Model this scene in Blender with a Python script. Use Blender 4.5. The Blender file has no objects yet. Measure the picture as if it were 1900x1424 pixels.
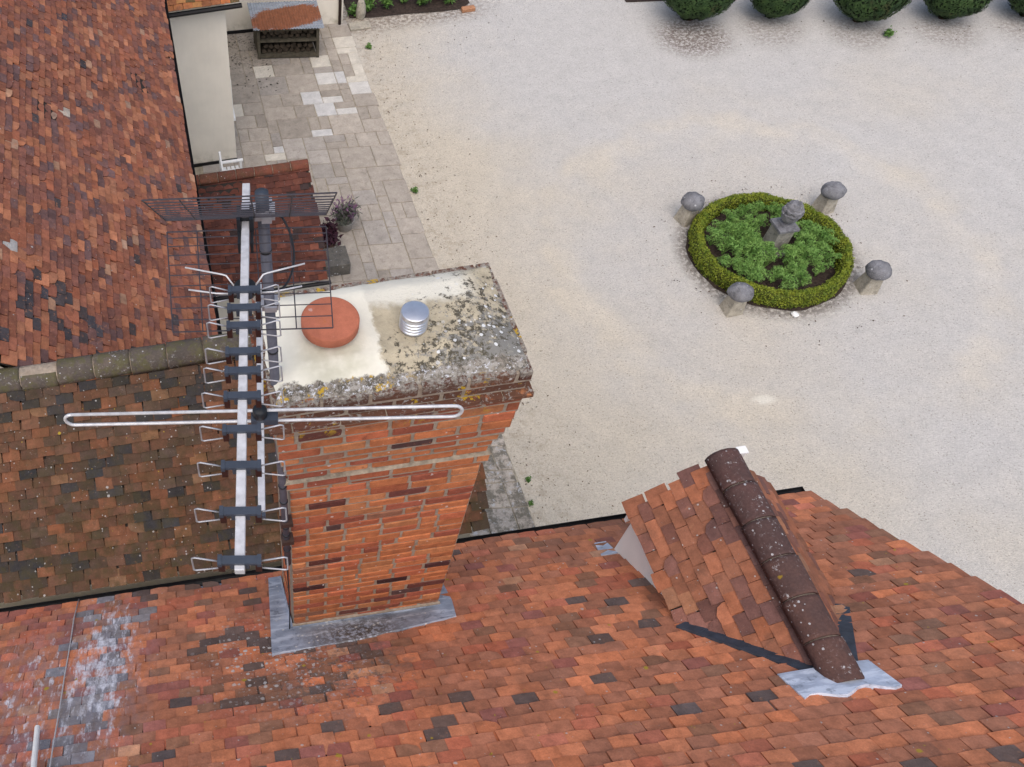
import bpy, bmesh, math, random
import numpy as np
from mathutils import Matrix, Vector

random.seed(7); rng = np.random.default_rng(7)
S = bpy.context.scene
COL = S.collection
R = math.radians

# ------------------------------------------------------------------ camera
def cam_axes(yaw, pitch, roll):
    ca, sa, cb, sb, cc, sc = math.cos(yaw), math.sin(yaw), math.cos(pitch), math.sin(pitch), math.cos(roll), math.sin(roll)
    Rz = np.array([[ca, -sa, 0], [sa, ca, 0], [0, 0, 1]]); B = np.array([[1, 0, 0], [0, 0, -1], [0, 1, 0]])
    Rx = np.array([[1, 0, 0], [0, cb, -sb], [0, sb, cb]]); Rr = np.array([[cc, -sc, 0], [sc, cc, 0], [0, 0, 1]])
    return Rr @ Rx @ B @ Rz
CR = cam_axes(R(1.09), R(53.97), R(-7.64))
CAM_Z = 12.0
cd = bpy.data.cameras.new('camera'); cam = bpy.data.objects.new('camera', cd); COL.objects.link(cam)
cd.sensor_width = 36; cd.lens = 1651 / 1900 * 36; cd.shift_x = (950 - 409) / 1900
cd.clip_start = 0.1; cd.clip_end = 2000
cam.matrix_world = Matrix(((CR[0][0], -CR[1][0], -CR[2][0], 0), (CR[0][1], -CR[1][1], -CR[2][1], 0),
                           (CR[0][2], -CR[1][2], -CR[2][2], CAM_Z), (0, 0, 0, 1)))
S.camera = cam
def view(p):                       # (depth, in view) of a world point, used only to rank which tiles show largest
    q = CR @ (np.array(p) - np.array([0, 0, CAM_Z]))
    if q[2] <= .1: return q[2], False
    u = 409 + 1651 * q[0] / q[2]; v = 712 + 1651 * q[1] / q[2]
    return q[2], (-20 < u < 1920 and -20 < v < 1444)

# ------------------------------------------------------------------ sky, sun, exposure (overcast, high soft light)
W = bpy.data.worlds.new('World'); S.world = W; W.use_nodes = True
wn = W.node_tree.nodes; wl = W.node_tree.links
bg = wn['Background']; sky = wn.new('ShaderNodeTexSky'); sky.sky_type = 'NISHITA'; sky.sun_disc = False
SUN_EL, SUN_AZ = R(62), R(200)     # azimuth clockwise from +Y
sky.sun_elevation = SUN_EL; sky.sun_rotation = SUN_AZ; sky.air_density = 1.0; sky.dust_density = 4.0; sky.ozone_density = 1.0
wl.new(sky.outputs[0], bg.inputs[0]); bg.inputs[1].default_value = 0.15
sd = bpy.data.lights.new('sun', 'SUN'); sun = bpy.data.objects.new('sun', sd); COL.objects.link(sun)
sd.energy = 1.5; sd.angle = R(85); sd.color = (1.0, .95, .88)
sdir = Vector((math.sin(SUN_AZ) * math.cos(SUN_EL), math.cos(SUN_AZ) * math.cos(SUN_EL), math.sin(SUN_EL)))
sun.rotation_euler = sdir.to_track_quat('Z', 'Y').to_euler()
S.view_settings.view_transform = 'Standard'; S.view_settings.look = 'None'
S.view_settings.exposure = 0.20; S.view_settings.gamma = 1; S.view_settings.use_curve_mapping = False

# ------------------------------------------------------------------ object helpers
def prop(o, label=None, cat=None, group=None, kind=None):
    if label: o['label'] = label
    if cat: o['category'] = cat
    if group: o['group'] = group
    if kind: o['kind'] = kind
    return o
def thing(name, label, cat, loc=(0, 0, 0), group=None):
    o = bpy.data.objects.new(name, None); COL.objects.link(o); o.location = loc; o.empty_display_size = .2
    return prop(o, label, cat, group)
def attach(o, parent):
    if parent is not None:
        o.parent = parent
        o.matrix_parent_inverse = parent.matrix_basis.inverted() if parent.parent is None else \
            (parent.parent.matrix_basis @ parent.matrix_parent_inverse @ parent.matrix_basis).inverted()
    return o
def obj(name, me, mat=None, parent=None, mw=None):
    o = bpy.data.objects.new(name, me); COL.objects.link(o)
    if mat is not None and len(me.materials) == 0: me.materials.append(mat)
    if mw is not None: o.matrix_basis = mw
    return attach(o, parent)
def mesh(name, v, f, mat=None, smooth=False):
    me = bpy.data.meshes.new(name); me.from_pydata([tuple(map(float, p)) for p in v], [], f)
    if smooth: me.polygons.foreach_set('use_smooth', [True] * len(me.polygons))
    if mat is not None: me.materials.append(mat)
    me.update(); return me
class MB:                          # collects shapes into one mesh
    def __init__(s): s.v = []; s.f = []
    def add(s, v, f):
        n = len(s.v); s.v += [tuple(p) for p in v]; s.f += [tuple(i + n for i in q) for q in f]; return s
    def box(s, a, b, M=None):
        x0, y0, z0 = a; x1, y1, z1 = b
        v = [(x0, y0, z0), (x1, y0, z0), (x1, y1, z0), (x0, y1, z0), (x0, y0, z1), (x1, y0, z1), (x1, y1, z1), (x0, y1, z1)]
        if M is not None: v = [tuple(M @ Vector(p)) for p in v]
        return s.add(v, [(3, 2, 1, 0), (4, 5, 6, 7), (0, 1, 5, 4), (1, 2, 6, 5), (2, 3, 7, 6), (3, 0, 4, 7)])
    def hexa(s, p):                # 8 corners, bottom ring then top ring
        return s.add(p, [(3, 2, 1, 0), (4, 5, 6, 7), (0, 1, 5, 4), (1, 2, 6, 5), (2, 3, 7, 6), (3, 0, 4, 7)])
    def tube(s, pts, r, n=8, caps=True):
        pts = [Vector(p) for p in pts]; rs = r if isinstance(r, (list, tuple)) else [r] * len(pts)
        v = []; f = []; up = None
        for i, p in enumerate(pts):
            d = (pts[min(i + 1, len(pts) - 1)] - pts[max(i - 1, 0)]).normalized()
            if up is None: up = d.orthogonal().normalized()
            else: up = (up - d * up.dot(d)); up = up.normalized() if up.length > 1e-6 else d.orthogonal().normalized()
            w = d.cross(up)
            for k in range(n):
                a = 2 * math.pi * k / n; v.append(tuple(p + (up * math.cos(a) + w * math.sin(a)) * rs[i]))
        for i in range(len(pts) - 1):
            for k in range(n):
                a = i * n + k; b = i * n + (k + 1) % n; f.append((a, b, b + n, a + n))
        if caps:
            f.append(tuple(range(n - 1, -1, -1))); m = (len(pts) - 1) * n; f.append(tuple(range(m, m + n)))
        return s.add(v, f)
    def lathe(s, prof, c, n=24):
        v = []; f = []
        for r, z in prof:
            for k in range(n):
                a = 2 * math.pi * k / n; v.append((c[0] + r * math.cos(a), c[1] + r * math.sin(a), c[2] + z))
        for i in range(len(prof) - 1):
            for k in range(n):
                a = i * n + k; b = i * n + (k + 1) % n; f.append((a, b, b + n, a + n))
        f.append(tuple(range(n - 1, -1, -1))); m = (len(prof) - 1) * n; f.append(tuple(range(m, m + n)))
        return s.add(v, f)
    def mesh(s, name, mat=None, smooth=False): return mesh(name, s.v, s.f, mat, smooth)
    def build(s, name, mat, parent=None, smooth=False): return obj(name, s.mesh(name, mat, smooth), None, parent)
def bevel(me, w, seg=1):
    bm = bmesh.new(); bm.from_mesh(me)
    bmesh.ops.bevel(bm, geom=bm.edges[:], offset=w, segments=seg, affect='EDGES', profile=.6)
    bm.to_mesh(me); bm.free(); return me
def fbm(p, seed=0):                # cheap smooth 3-D variation for shapes
    x, y, z = p
    return (math.sin(x * 2.1 + seed) * math.sin(y * 2.7 + seed * 1.7 + z) + .5 * math.sin(x * 5.3 + z * 4.1 + seed * 2.3) * math.sin(y * 4.7 + seed)
            + .25 * math.sin(x * 11 + y * 9.1 + seed * 3.1 + z * 7))

# ------------------------------------------------------------------ material helpers
class NT:
    def __init__(s, name):
        s.m = bpy.data.materials.new(name); s.m.use_nodes = True; s.t = s.m.node_tree; s.n = s.t.nodes
        s.b = s.n['Principled BSDF']; s.L = s.t.links.new
        s.b.inputs['Specular IOR Level'].default_value = .25
    def put(s, sock, val):
        if hasattr(val, 'is_output'): s.L(val, sock)
        else:
            if isinstance(val, (tuple, list)) and len(val) == 3 and sock.type == 'RGBA': val = (*val, 1)
            sock.default_value = val
    def pos(s): return s.n.new('ShaderNodeNewGeometry').outputs['Position']
    def map(s, vec, scale=(1, 1, 1), loc=(0, 0, 0)):
        m = s.n.new('ShaderNodeMapping'); s.L(vec, m.inputs[0]); m.inputs['Scale'].default_value = scale; m.inputs['Location'].default_value = loc
        return m.outputs[0]
    def noise(s, vec, scale, detail=4, rough=.55, dist=0):
        n = s.n.new('ShaderNodeTexNoise'); s.L(vec, n.inputs['Vector']); n.inputs['Scale'].default_value = scale
        n.inputs['Detail'].default_value = detail; n.inputs['Roughness'].default_value = rough; n.inputs['Distortion'].default_value = dist
        return n.outputs['Fac']
    def voro(s, vec, scale, rnd=1, feat='F1', out='Distance'):
        n = s.n.new('ShaderNodeTexVoronoi'); n.feature = feat; s.L(vec, n.inputs['Vector']); n.inputs['Scale'].default_value = scale
        n.inputs['Randomness'].default_value = rnd; return n.outputs[out]
    def step(s, x, a, b):           # smooth 0..1 between a and b
        n = s.n.new('ShaderNodeMapRange'); n.interpolation_type = 'SMOOTHSTEP'; s.put(n.inputs[0], x)
        if a < b: n.inputs[1].default_value, n.inputs[2].default_value = a, b
        else:
            n.inputs[1].default_value, n.inputs[2].default_value = b, a; n.inputs[3].default_value, n.inputs[4].default_value = 1, 0
        return n.outputs[0]
    def math(s, op, a, b=0.0):
        n = s.n.new('ShaderNodeMath'); n.operation = op; s.put(n.inputs[0], a); s.put(n.inputs[1], b); return n.outputs[0]
    def mul(s, *a):
        r = a[0]
        for x in a[1:]: r = s.math('MULTIPLY', r, x)
        return r
    def mix(s, fac, a, b, blend='MIX'):
        n = s.n.new('ShaderNodeMix'); n.data_type = 'RGBA'; n.blend_type = blend; s.put(n.inputs[0], fac); s.put(n.inputs[6], a); s.put(n.inputs[7], b)
        return n.outputs[2]
    def val(s, col, v):             # colour times a scalar socket
        n = s.n.new('ShaderNodeHueSaturation'); s.put(n.inputs['Color'], col); s.put(n.inputs['Value'], v); return n.outputs[0]
    def range(s, x, a, b, lo, hi):
        n = s.n.new('ShaderNodeMapRange'); s.put(n.inputs[0], x)
        for i, q in enumerate((a, b, lo, hi)): n.inputs[i + 1].default_value = q
        return n.outputs[0]
    def sep(s, vec):
        n = s.n.new('ShaderNodeSeparateXYZ'); s.L(vec, n.inputs[0]); return n.outputs
    def dist(s, vec, c, scale=(1, 1, 1)):
        n = s.n.new('ShaderNodeVectorMath'); n.operation = 'SUBTRACT'; s.L(vec, n.inputs[0]); n.inputs[1].default_value = c
        k = s.n.new('ShaderNodeVectorMath'); k.operation = 'MULTIPLY'; s.L(n.outputs[0], k.inputs[0]); k.inputs[1].default_value = scale
        l = s.n.new('ShaderNodeVectorMath'); l.operation = 'LENGTH'; s.L(k.outputs[0], l.inputs[0]); return l.outputs['Value']
    def bump(s, h, dist=.01, strength=1, prev=None):
        n = s.n.new('ShaderNodeBump'); s.put(n.inputs['Height'], h); n.inputs['Distance'].default_value = dist; n.inputs['Strength'].default_value = strength
        if prev is not None: s.L(prev, n.inputs['Normal'])
        return n.outputs[0]
    def own(s, src):
        if src == 'object': return s.n.new('ShaderNodeObjectInfo').outputs['Color']
        a = s.n.new('ShaderNodeAttribute'); a.attribute_name = 'tcol'; return a.outputs['Color']
    def done(s, col, rough=.85, normal=None, metal=0):
        s.put(s.b.inputs['Base Color'], col); s.put(s.b.inputs['Roughness'], rough); s.put(s.b.inputs['Metallic'], metal)
        if normal is not None: s.L(normal, s.b.inputs['Normal'])
        return s.m
def plain(name, col, rough=.7, metal=0, var=.12, scale=20, bump=.002):
    t = NT(name); p = t.pos(); n = t.noise(p, scale, 4); n2 = t.noise(p, scale * 6, 3)
    c = t.val(col, t.range(n, .3, .7, 1 - var, 1 + var))
    return t.done(c, rough, t.bump(n2, bump, .4), metal)
def spots(t, p, scale, rad, density, seed=0):
    q = t.map(p, (scale,) * 3, (seed, seed * .7, seed * 1.3)); wob = t.noise(q, 2.5, 2)
    d = t.voro(q, 1.0); cell = t.sep(t.voro(q, 1.0, 1, 'F1', 'Color'))[0]
    r = t.mul(t.step(cell, 1 - density, 1.0), rad)
    return t.step(t.math('SUBTRACT', t.math('ADD', d, t.math('MULTIPLY', t.math('SUBTRACT', wob, .5), .35)), r), .06, -.02)
def clay(name, src, kind):
    t = NT(name); p = t.pos(); c = t.own(src)
    c = t.val(c, t.range(t.noise(p, 14, 5, .6), .25, .75, .72, 1.3))
    c = t.val(c, t.range(t.noise(p, 110, 3, .6), .25, .75, .86, 1.14))
    pale = t.mul(t.step(t.noise(p, 24 if kind == 'C' else 22, 5, .7), .56 if kind == 'C' else .6, .66 if kind == 'C' else .72), .5 if kind == 'C' else .28)
    c = t.mix(pale, c, ((.40, .17, .085) if kind == 'C' else (.47, .22, .12)) if kind != 'P' else (.22, .10, .06))
    dark = t.mul(t.step(t.noise(t.map(p, (1, 1, 1), (3, 5, 1)), 6.5, 5, .65), .55, .72), {'A': .32, 'B': .6, 'C': .5, 'P': .5, 'D': .45}[kind])
    c = t.mix(dark, c, {'A': (.10, .055, .04), 'B': (.05, .042, .03), 'C': (.10, .05, .045), 'P': (.05, .03, .025), 'D': (.10, .055, .04)}[kind])
    if kind == 'B':
        z = t.sep(p)[2]
        moss = t.math('MULTIPLY', t.step(t.noise(p, 9, 5, .65), .38, .66), t.range(z, 5.1, 6.1, .78, .30))
        c = t.mix(moss, c, (.055, .044, .018))
    lich = {'A': .035, 'B': .09, 'C': .02, 'P': .05, 'D': .06}[kind]
    sp = t.math('MAXIMUM', spots(t, p, 48, .30, lich), spots(t, p, 19, .20, lich * .4, 4))
    sp = t.math('MAXIMUM', sp, t.mul(t.step(t.noise(t.map(p, (1, 1, 1), (6, 2, 9)), 55, 5, .8), .63, .69), t.step(t.noise(p, 3, 3), .45, .62), min(1, lich * 9)))
    if kind == 'A':                 # lichen spatter on the tiles above the chimney and lime runs below the far corner
        near = t.step(t.dist(p, (.12, 1.98, 6.05), (1, .9, .9)), .72, .12)
        st_ = t.noise(t.map(p, (1, 1, 1), (1, 7, 3)), 2.2, 4, .6); c = t.mix(t.mul(t.step(st_, .50, .72), .42), c, (.15, .085, .06))
        sp = t.math('MAXIMUM', sp, t.mul(near, t.math('MAXIMUM', spots(t, p, 30, .42, .5, 2), t.step(t.noise(p, 40, 5, .75), .60, .65)), 1.45))
        grey = t.mul(t.step(t.dist(p, (.55, 1.75, 6.2), (1, 1, 1)), .75, .15), t.step(t.noise(p, 16, 5, .7), .50, .62))
        c = t.mix(t.mul(grey, .7), c, (.10, .095, .09))
        gl = t.mul(t.step(t.dist(p, (.5, 1.72, 6.2), (1, 1, 1)), .55, .1), t.step(t.noise(t.map(p, (1, 1, 1), (9, 2, 4)), 26, 5, .75), .56, .64))
        c = t.mix(t.mul(gl, .8), c, (.36, .38, .42))
        q = t.map(p, (5, 1.5, 1.5)); run = t.noise(q, 4.2, 5, .72)
        zone = t.step(t.dist(p, (-1.05, 2.15, 5.93), (1.9, .58, .58)), 1.0, .05)
        zone2 = t.mul(t.step(t.dist(p, (-1.35, 1.9, 6.1), (1.2, .6, .6)), 1.0, .2), .62)
        zn = t.math('MAXIMUM', zone, zone2)
        lime = t.step(t.math('ADD', run, t.math('MULTIPLY', zn, .28)), .68, .86)
        lime = t.mul(lime, t.step(zn, .02, .3), t.range(t.noise(p, 30, 4, .7), .3, .6, .25, 1))
        film = t.mul(zn, t.step(t.noise(t.map(p, (3, 1, 1)), 7, 4), .35, .65), .55)
        c = t.mix(film, c, (.20, .20, .25))
        c = t.mix(t.mul(lime, .95), c, (.64, .65, .72))
    c = t.mix(t.mul(sp, .62), c, (.48, .47, .46))
    if kind in 'AB':
        yel = spots(t, p, 15, .24, .035 if kind == 'A' else .012, 11); c = t.mix(t.mul(yel, .85), c, (.36, .26, .03))
    h = t.math('ADD', t.noise(p, 40, 5, .6), t.math('MULTIPLY', sp, .3))
    return t.done(c, .88, t.bump(h, .006, .6))

# ------------------------------------------------------------------ materials
TILE = {k: (clay('clay_tile_%s' % k, 'object', k), clay('clay_tile_joined_%s' % k, 'attr', k)) for k in 'ABCPD'}
M_deck = plain('roof_underlay', (.03, .025, .022), .9)
M_black = plain('black_gutter', (.012, .012, .014), .45)
M_darkbrown = plain('brown_plastic', (.05, .03, .025), .5)
M_white = plain('white_paint', (.78, .78, .77), .5, var=.05)
M_alu = plain('aluminium', (.56, .56, .58), .5, .3, var=.16, scale=40, bump=.001)
M_alu_dull = plain('dull_alloy', (.42, .42, .45), .5, .5, var=.12, scale=40)
M_mast = plain('grey_painted_steel', (.105, .105, .13), .5, .15, var=.15, scale=30)
M_rubber = plain('black_plastic', (.016, .018, .022), .4)
M_slateplastic = plain('blue_black_plastic', (.045, .055, .075), .4)
M_wire = plain('dark_wire', (.055, .05, .06), .5, .3)
M_plasbrown = plain('brown_black_plastic', (.035, .012, .01), .5)
M_terra = None
def mk_terracotta():
    t = NT('terracotta_lid'); p = t.pos()
    c = t.val((.44, .145, .085), t.range(t.noise(p, 14, 5, .65), .3, .7, .80, 1.12))
    c = t.val(c, t.range(t.noise(p, 190, 3), .3, .7, .92, 1.08))
    o = t.mul(t.step(t.dist(p, (.56, 2.53, 8.93), (1, 1.5, 1)), .075, .01), t.step(t.noise(p, 55, 4, .7), .46, .6))
    c = t.mix(o, c, (.42, .13, .02))
    return t.done(t.mix(t.mul(spots(t, p, 22, .2, .2), .5), c, (.55, .42, .38)), .85, t.bump(t.noise(p, 150, 4), .002, .5))
M_terra = mk_terracotta()
def mk_render(name, col):
    t = NT(name); p = t.pos()
    c = t.val(col, t.range(t.noise(p, 1.6, 4, .6), .3, .7, .93, 1.05))
    c = t.val(c, t.range(t.noise(t.map(p, (6, 6, .7)), 3, 4), .3, .7, .985, 1.015))
    z = t.sep(p)[2]
    dirt = t.mul(t.step(z, .45, .02), t.step(t.noise(p, 5, 5, .65), .42, .68), .5)
    c = t.mix(dirt, c, (.22, .20, .12))
    return t.done(c, .9, t.bump(t.noise(p, 60, 4), .004, .5))
M_cream = mk_render('cream_render', (.82, .77, .675))
M_cheek = mk_render('pale_grey_board', (.82, .80, .77))
def mk_brick():
    t = NT('chimney_brick'); p = t.pos(); c = t.own('object')
    c = t.val(c, t.range(t.noise(p, 18, 5, .65), .25, .75, .72, 1.28))
    c = t.val(c, t.range(t.noise(p, 130, 3, .6), .25, .75, .85, 1.15))
    c = t.mix(t.mul(t.step(t.noise(p, 30, 4, .7), .60, .68), .45), c, (.45, .17, .075))
    c = t.mix(t.mul(t.step(t.noise(t.map(p, (1, 1, 1), (7, 3, 2)), 11, 5, .7), .58, .70), .55), c, (.10, .04, .03))
    z = t.sep(p)[2]
    top = t.step(z, 8.38, 8.58)
    grime = t.mul(top, t.step(t.noise(p, 12, 5, .7), .28, .44), .9)
    c = t.mix(grime, c, (.075, .038, .028))
    li = t.mul(t.step(z, 8.4, 8.66), t.step(t.noise(t.map(p, (1, 1, 1), (2, 9, 4)), 38, 5, .75), .55, .62))
    c = t.mix(t.mul(li, .9), c, (.36, .36, .34))
    up = t.mul(t.step(z, 8.67, 8.705), t.step(t.noise(t.map(p, (1, 1, 1), (5, 1, 8)), 28, 6, .8), .44, .53))
    c = t.mix(t.mul(up, .85), c, t.val((.24, .22, .19), t.range(t.noise(p, 60, 4, .7), .3, .7, .4, 1.7)))
    yl = t.mul(t.step(z, 8.38, 8.5), t.step(t.noise(t.map(p, (1, 1, 1), (1, 6, 3)), 7.5, 5, .65), .605, .63), t.step(t.noise(p, 60, 3), .40, .52))
    c = t.mix(t.mul(yl, .95), c, (.42, .27, .02))
    sp = t.mul(spots(t, p, 30, .24, .10), .7); c = t.mix(sp, c, (.62, .58, .56))
    return t.done(c, .9, t.bump(t.math('ADD', t.noise(p, 55, 5, .65), t.mul(t.noise(p, 200, 3), .4)), .006, .7))
M_brick = mk_brick()
def mk_mortar():
    t = NT('lime_mortar'); p = t.pos()
    c = t.val((.35, .29, .23), t.range(t.noise(p, 30, 5, .65), .25, .75, .65, 1.2))
    c = t.mix(t.mul(t.step(t.noise(p, 9, 4), .5, .65), .45), c, (.20, .15, .11))
    return t.done(c, .95, t.bump(t.noise(p, 120, 4, .7), .006, .8))
M_mortar = mk_mortar()
def mk_crown():
    t = NT('flaunching_mortar'); p = t.pos(); x, y, z = t.sep(p)
    edge = t.math('ADD', x, t.math('MULTIPLY', t.math('SUBTRACT', t.noise(p, 9, 5, .7), .5), .11))
    old = t.step(edge, .775, .80)
    new = t.val((.72, .69, .59), t.range(t.noise(p, 6, 4, .6), .3, .7, .90, 1.06))
    new = t.mix(t.mul(t.step(t.dist(p, (.57, 2.40, 8.79), (1, 1.1, 1)), .24, .1), t.step(t.noise(p, 7, 4), .38, .66), .42), new, (.30, .29, .17))
    o = t.val((.46, .40, .29), t.range(t.noise(p, 12, 5, .65), .25, .75, .70, 1.2))
    pale = t.mul(t.step(t.math('ADD', y, t.math('MULTIPLY', t.noise(p, 7, 5, .7), .2)), 2.70, 2.78), t.step(x, 1.36, 1.2))
    o = t.mix(pale, o, (.68, .65, .56))
    side = t.math('ADD', t.range(x, .8, 1.3, -.06, .10), t.range(y, 2.75, 2.25, -.14, .05))
    dk = t.step(t.math('ADD', t.noise(t.map(p, (1, 1, 1), (4, 2, 6)), 26, 6, .78), side), .49, .56)
    o = t.mix(t.mul(dk, .93), o, (.055, .048, .035))
    gl = t.step(t.math('ADD', t.noise(t.map(p, (1, 1, 1), (8, 3, 1)), 30, 6, .8), side), .53, .61); o = t.mix(t.mul(gl, .75), o, (.25, .245, .23))
    ws = t.math('MAXIMUM', t.mul(spots(t, p, 40, .36, .36), t.step(t.math('ADD', x, t.math('MULTIPLY', y, -.6)), -.5, -.25)), spots(t, p, 26, .25, .07, 3))
    o = t.mix(t.mul(ws, .92), o, (.66, .67, .68))
    c = t.mix(old, new, o)
    rim = t.step(t.math('ADD', t.math('MULTIPLY', t.math('SUBTRACT', t.noise(p, 14, 5, .7), .5), .10), y), 2.292, 2.278)   # front rim carries crusty lichen
    r = t.val((.17, .15, .125), t.range(t.noise(p, 55, 6, .8), .32, .68, .25, 2.0))
    r = t.mix(t.mul(t.step(t.noise(t.map(p, (1, 1, 1), (7, 2, 2)), 22, 6, .8), .50, .56), .75), r, (.36, .34, .31))
    r = t.mix(t.mul(t.step(t.noise(t.map(p, (1, 1, 1), (2, 5, 1)), 17, 6, .8), .52, .58), .85), r, (.07, .06, .045))
    r = t.mix(t.mul(t.step(t.noise(t.map(p, (1, 1, 1), (1, 6, 3)), 11, 5, .7), .545, .58), t.step(x, .98, .75), t.step(t.noise(p, 70, 3), .38, .5)), r, (.42, .27, .03))
    r = t.mix(t.mul(t.step(t.noise(t.map(p, (1, 1, 1), (3, 3, 9)), 40, 5, .8), .56, .61), .9), r, (.55, .56, .60))
    c = t.mix(rim, c, r)
    h = t.math('ADD', t.noise(p, 16, 5, .6), t.mul(old, t.noise(p, 70, 5, .7)))
    return t.done(c, .92, t.bump(h, .008, .6))
M_crown = mk_crown()
def mk_lead(name='lead_sheet', pale=1.0):
    t = NT(name); p = t.pos()
    c = t.val((.30 * pale, .34 * pale, .42 * pale), t.range(t.noise(p, 5, 5, .65), .25, .75, .6, 1.35))
    c = t.mix(t.mul(t.step(t.noise(t.map(p, (1, 4, 4)), 4, 5, .65), .47, .60), .75), c, (.52 * pale, .57 * pale, .66 * pale)); c = t.mix(t.mul(t.step(t.noise(t.map(p, (1, 1, 1), (4, 4, 1)), 11, 5, .7), .54, .64), .55), c, (.10 * pale, .115 * pale, .15 * pale))
    if pale == 1.0:
        d = t.mul(t.step(t.dist(p, (.75, 2.1, 5.95), (.75, 1.6, 1)), .40, .05), t.step(t.noise(p, 30, 5, .75), .42, .54))
        c = t.mix(t.mul(d, .9), c, (.075, .06, .045))
        c = t.mix(t.mul(spots(t, p, 32, .3, .22), .85), c, (.60, .60, .58))
    return t.done(c, .55, t.bump(t.noise(p, 22, 4), .006, .4))
M_lead = mk_lead(); M_lead_pale = mk_lead('new_lead_sheet', 1.35); M_lead_dark = plain('dark_lead', (.045, .055, .075), .6, var=.25, scale=14)
def mk_ridge(name, base, dark, lich, moss):
    t = NT(name); p = t.pos(); c = t.own('object')
    c = t.mix(t.mul(t.step(t.noise(p, 7, 5, .65), .36, .62), .8), c, dark)
    c = t.val(c, t.range(t.noise(p, 60, 4, .65), .25, .75, .75, 1.25))
    if moss: c = t.mix(t.mul(t.step(t.noise(t.map(p, (1, 1, 1), (4, 4, 2)), 10, 5, .7), .42, .6), moss), c, (.10, .095, .035))
    s = t.math('MAXIMUM', spots(t, p, 44, .30, lich * .45), t.mul(t.step(t.noise(p, 30, 6, .8), .57, .64), t.step(t.noise(t.map(p, (1, 1, 1), (2, 2, 6)), 5, 3), .40, .62), min(1, lich * 2.6)))
    c = t.mix(t.mul(s, .85), c, (.46, .46, .47))
    y = spots(t, p, 10, .18, .06, 5); c = t.mix(t.mul(y, .8), c, (.33, .22, .02))
    return t.done(c, .85, t.bump(t.noise(p, 45, 5, .6), .006, .6))
M_ridge = mk_ridge('ridge_clay', 0, (.075, .045, .042), .34, 0)
M_ridge_moss = mk_ridge('mossy_ridge_clay', 0, (.07, .06, .052), .30, .6)
M_ridge_red = mk_ridge('red_ridge_clay', 0, (.10, .045, .03), .10, .15)
def mk_stone(name, col, lich=.2, dark=.5, scale=1.0):
    t = NT(name); p = t.pos()
    c = t.val(col, t.range(t.noise(p, 6 * scale, 5, .65), .25, .75, .65, 1.3))
    c = t.val(c, t.range(t.noise(p, 60 * scale, 4, .6), .25, .75, .8, 1.2))
    c = t.mix(t.mul(t.step(t.noise(t.map(p, (1, 1, 1), (3, 1, 7)), 10 * scale, 5, .7), .5, .66), dark), c, (.06, .06, .065))
    c = t.mix(t.mul(spots(t, p, 22 * scale, .32, lich), .8), c, (.48, .48, .50))
    return t.done(c, .95, t.bump(t.noise(p, 30 * scale, 6, .65), .02, .8))
M_stone = mk_stone('weathered_limestone', (.40, .365, .30), .12, .35)
M_stonecap = mk_stone('lichened_capstone', (.20, .20, .215), .22, .6)
def mk_slab():
    t = NT('paving_stone'); p = t.pos(); c = t.own('object'); x, y, z = t.sep(p)
    c = t.val(c, t.range(t.noise(p, 5, 5, .65), .25, .75, .80, 1.18)); c = t.val(c, t.range(t.noise(p, 45, 4, .65), .25, .75, .86, 1.14))
    old = t.step(t.sep(t.own('object'))[0], .50, .44)
    st = t.mul(old, t.step(t.noise(t.map(p, (1, 1, 1), (3, 8, 1)), 9, 6, .75), .52, .66), .32); c = t.mix(st, c, (.12, .10, .085))
    nr = t.step(y, 8.5, 7.2)
    c = t.mix(t.mul(nr, t.step(t.noise(p, 7, 6, .75), .44, .58), .75), c, (.085, .08, .06))
    c = t.mix(t.mul(nr, t.step(t.noise(t.map(p, (1, 1, 1), (5, 1, 1)), 15, 5, .7), .57, .63), .8), c, (.45, .46, .48))
    dr = t.mul(t.step(t.dist(p, (1.9, 17.9, 0), (1, 1, 1)), 1.3, .3), t.step(t.noise(p, 16, 4, .7), .54, .62), .8)
    c = t.mix(dr, c, (.035, .03, .02))
    return t.done(c, .92, t.bump(t.noise(p, 30, 5, .65), .008, .6))
M_slab = mk_slab()
M_joint = plain('sandy_joint', (.34, .30, .23), .95, var=.35, scale=9, bump=.004)
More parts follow.
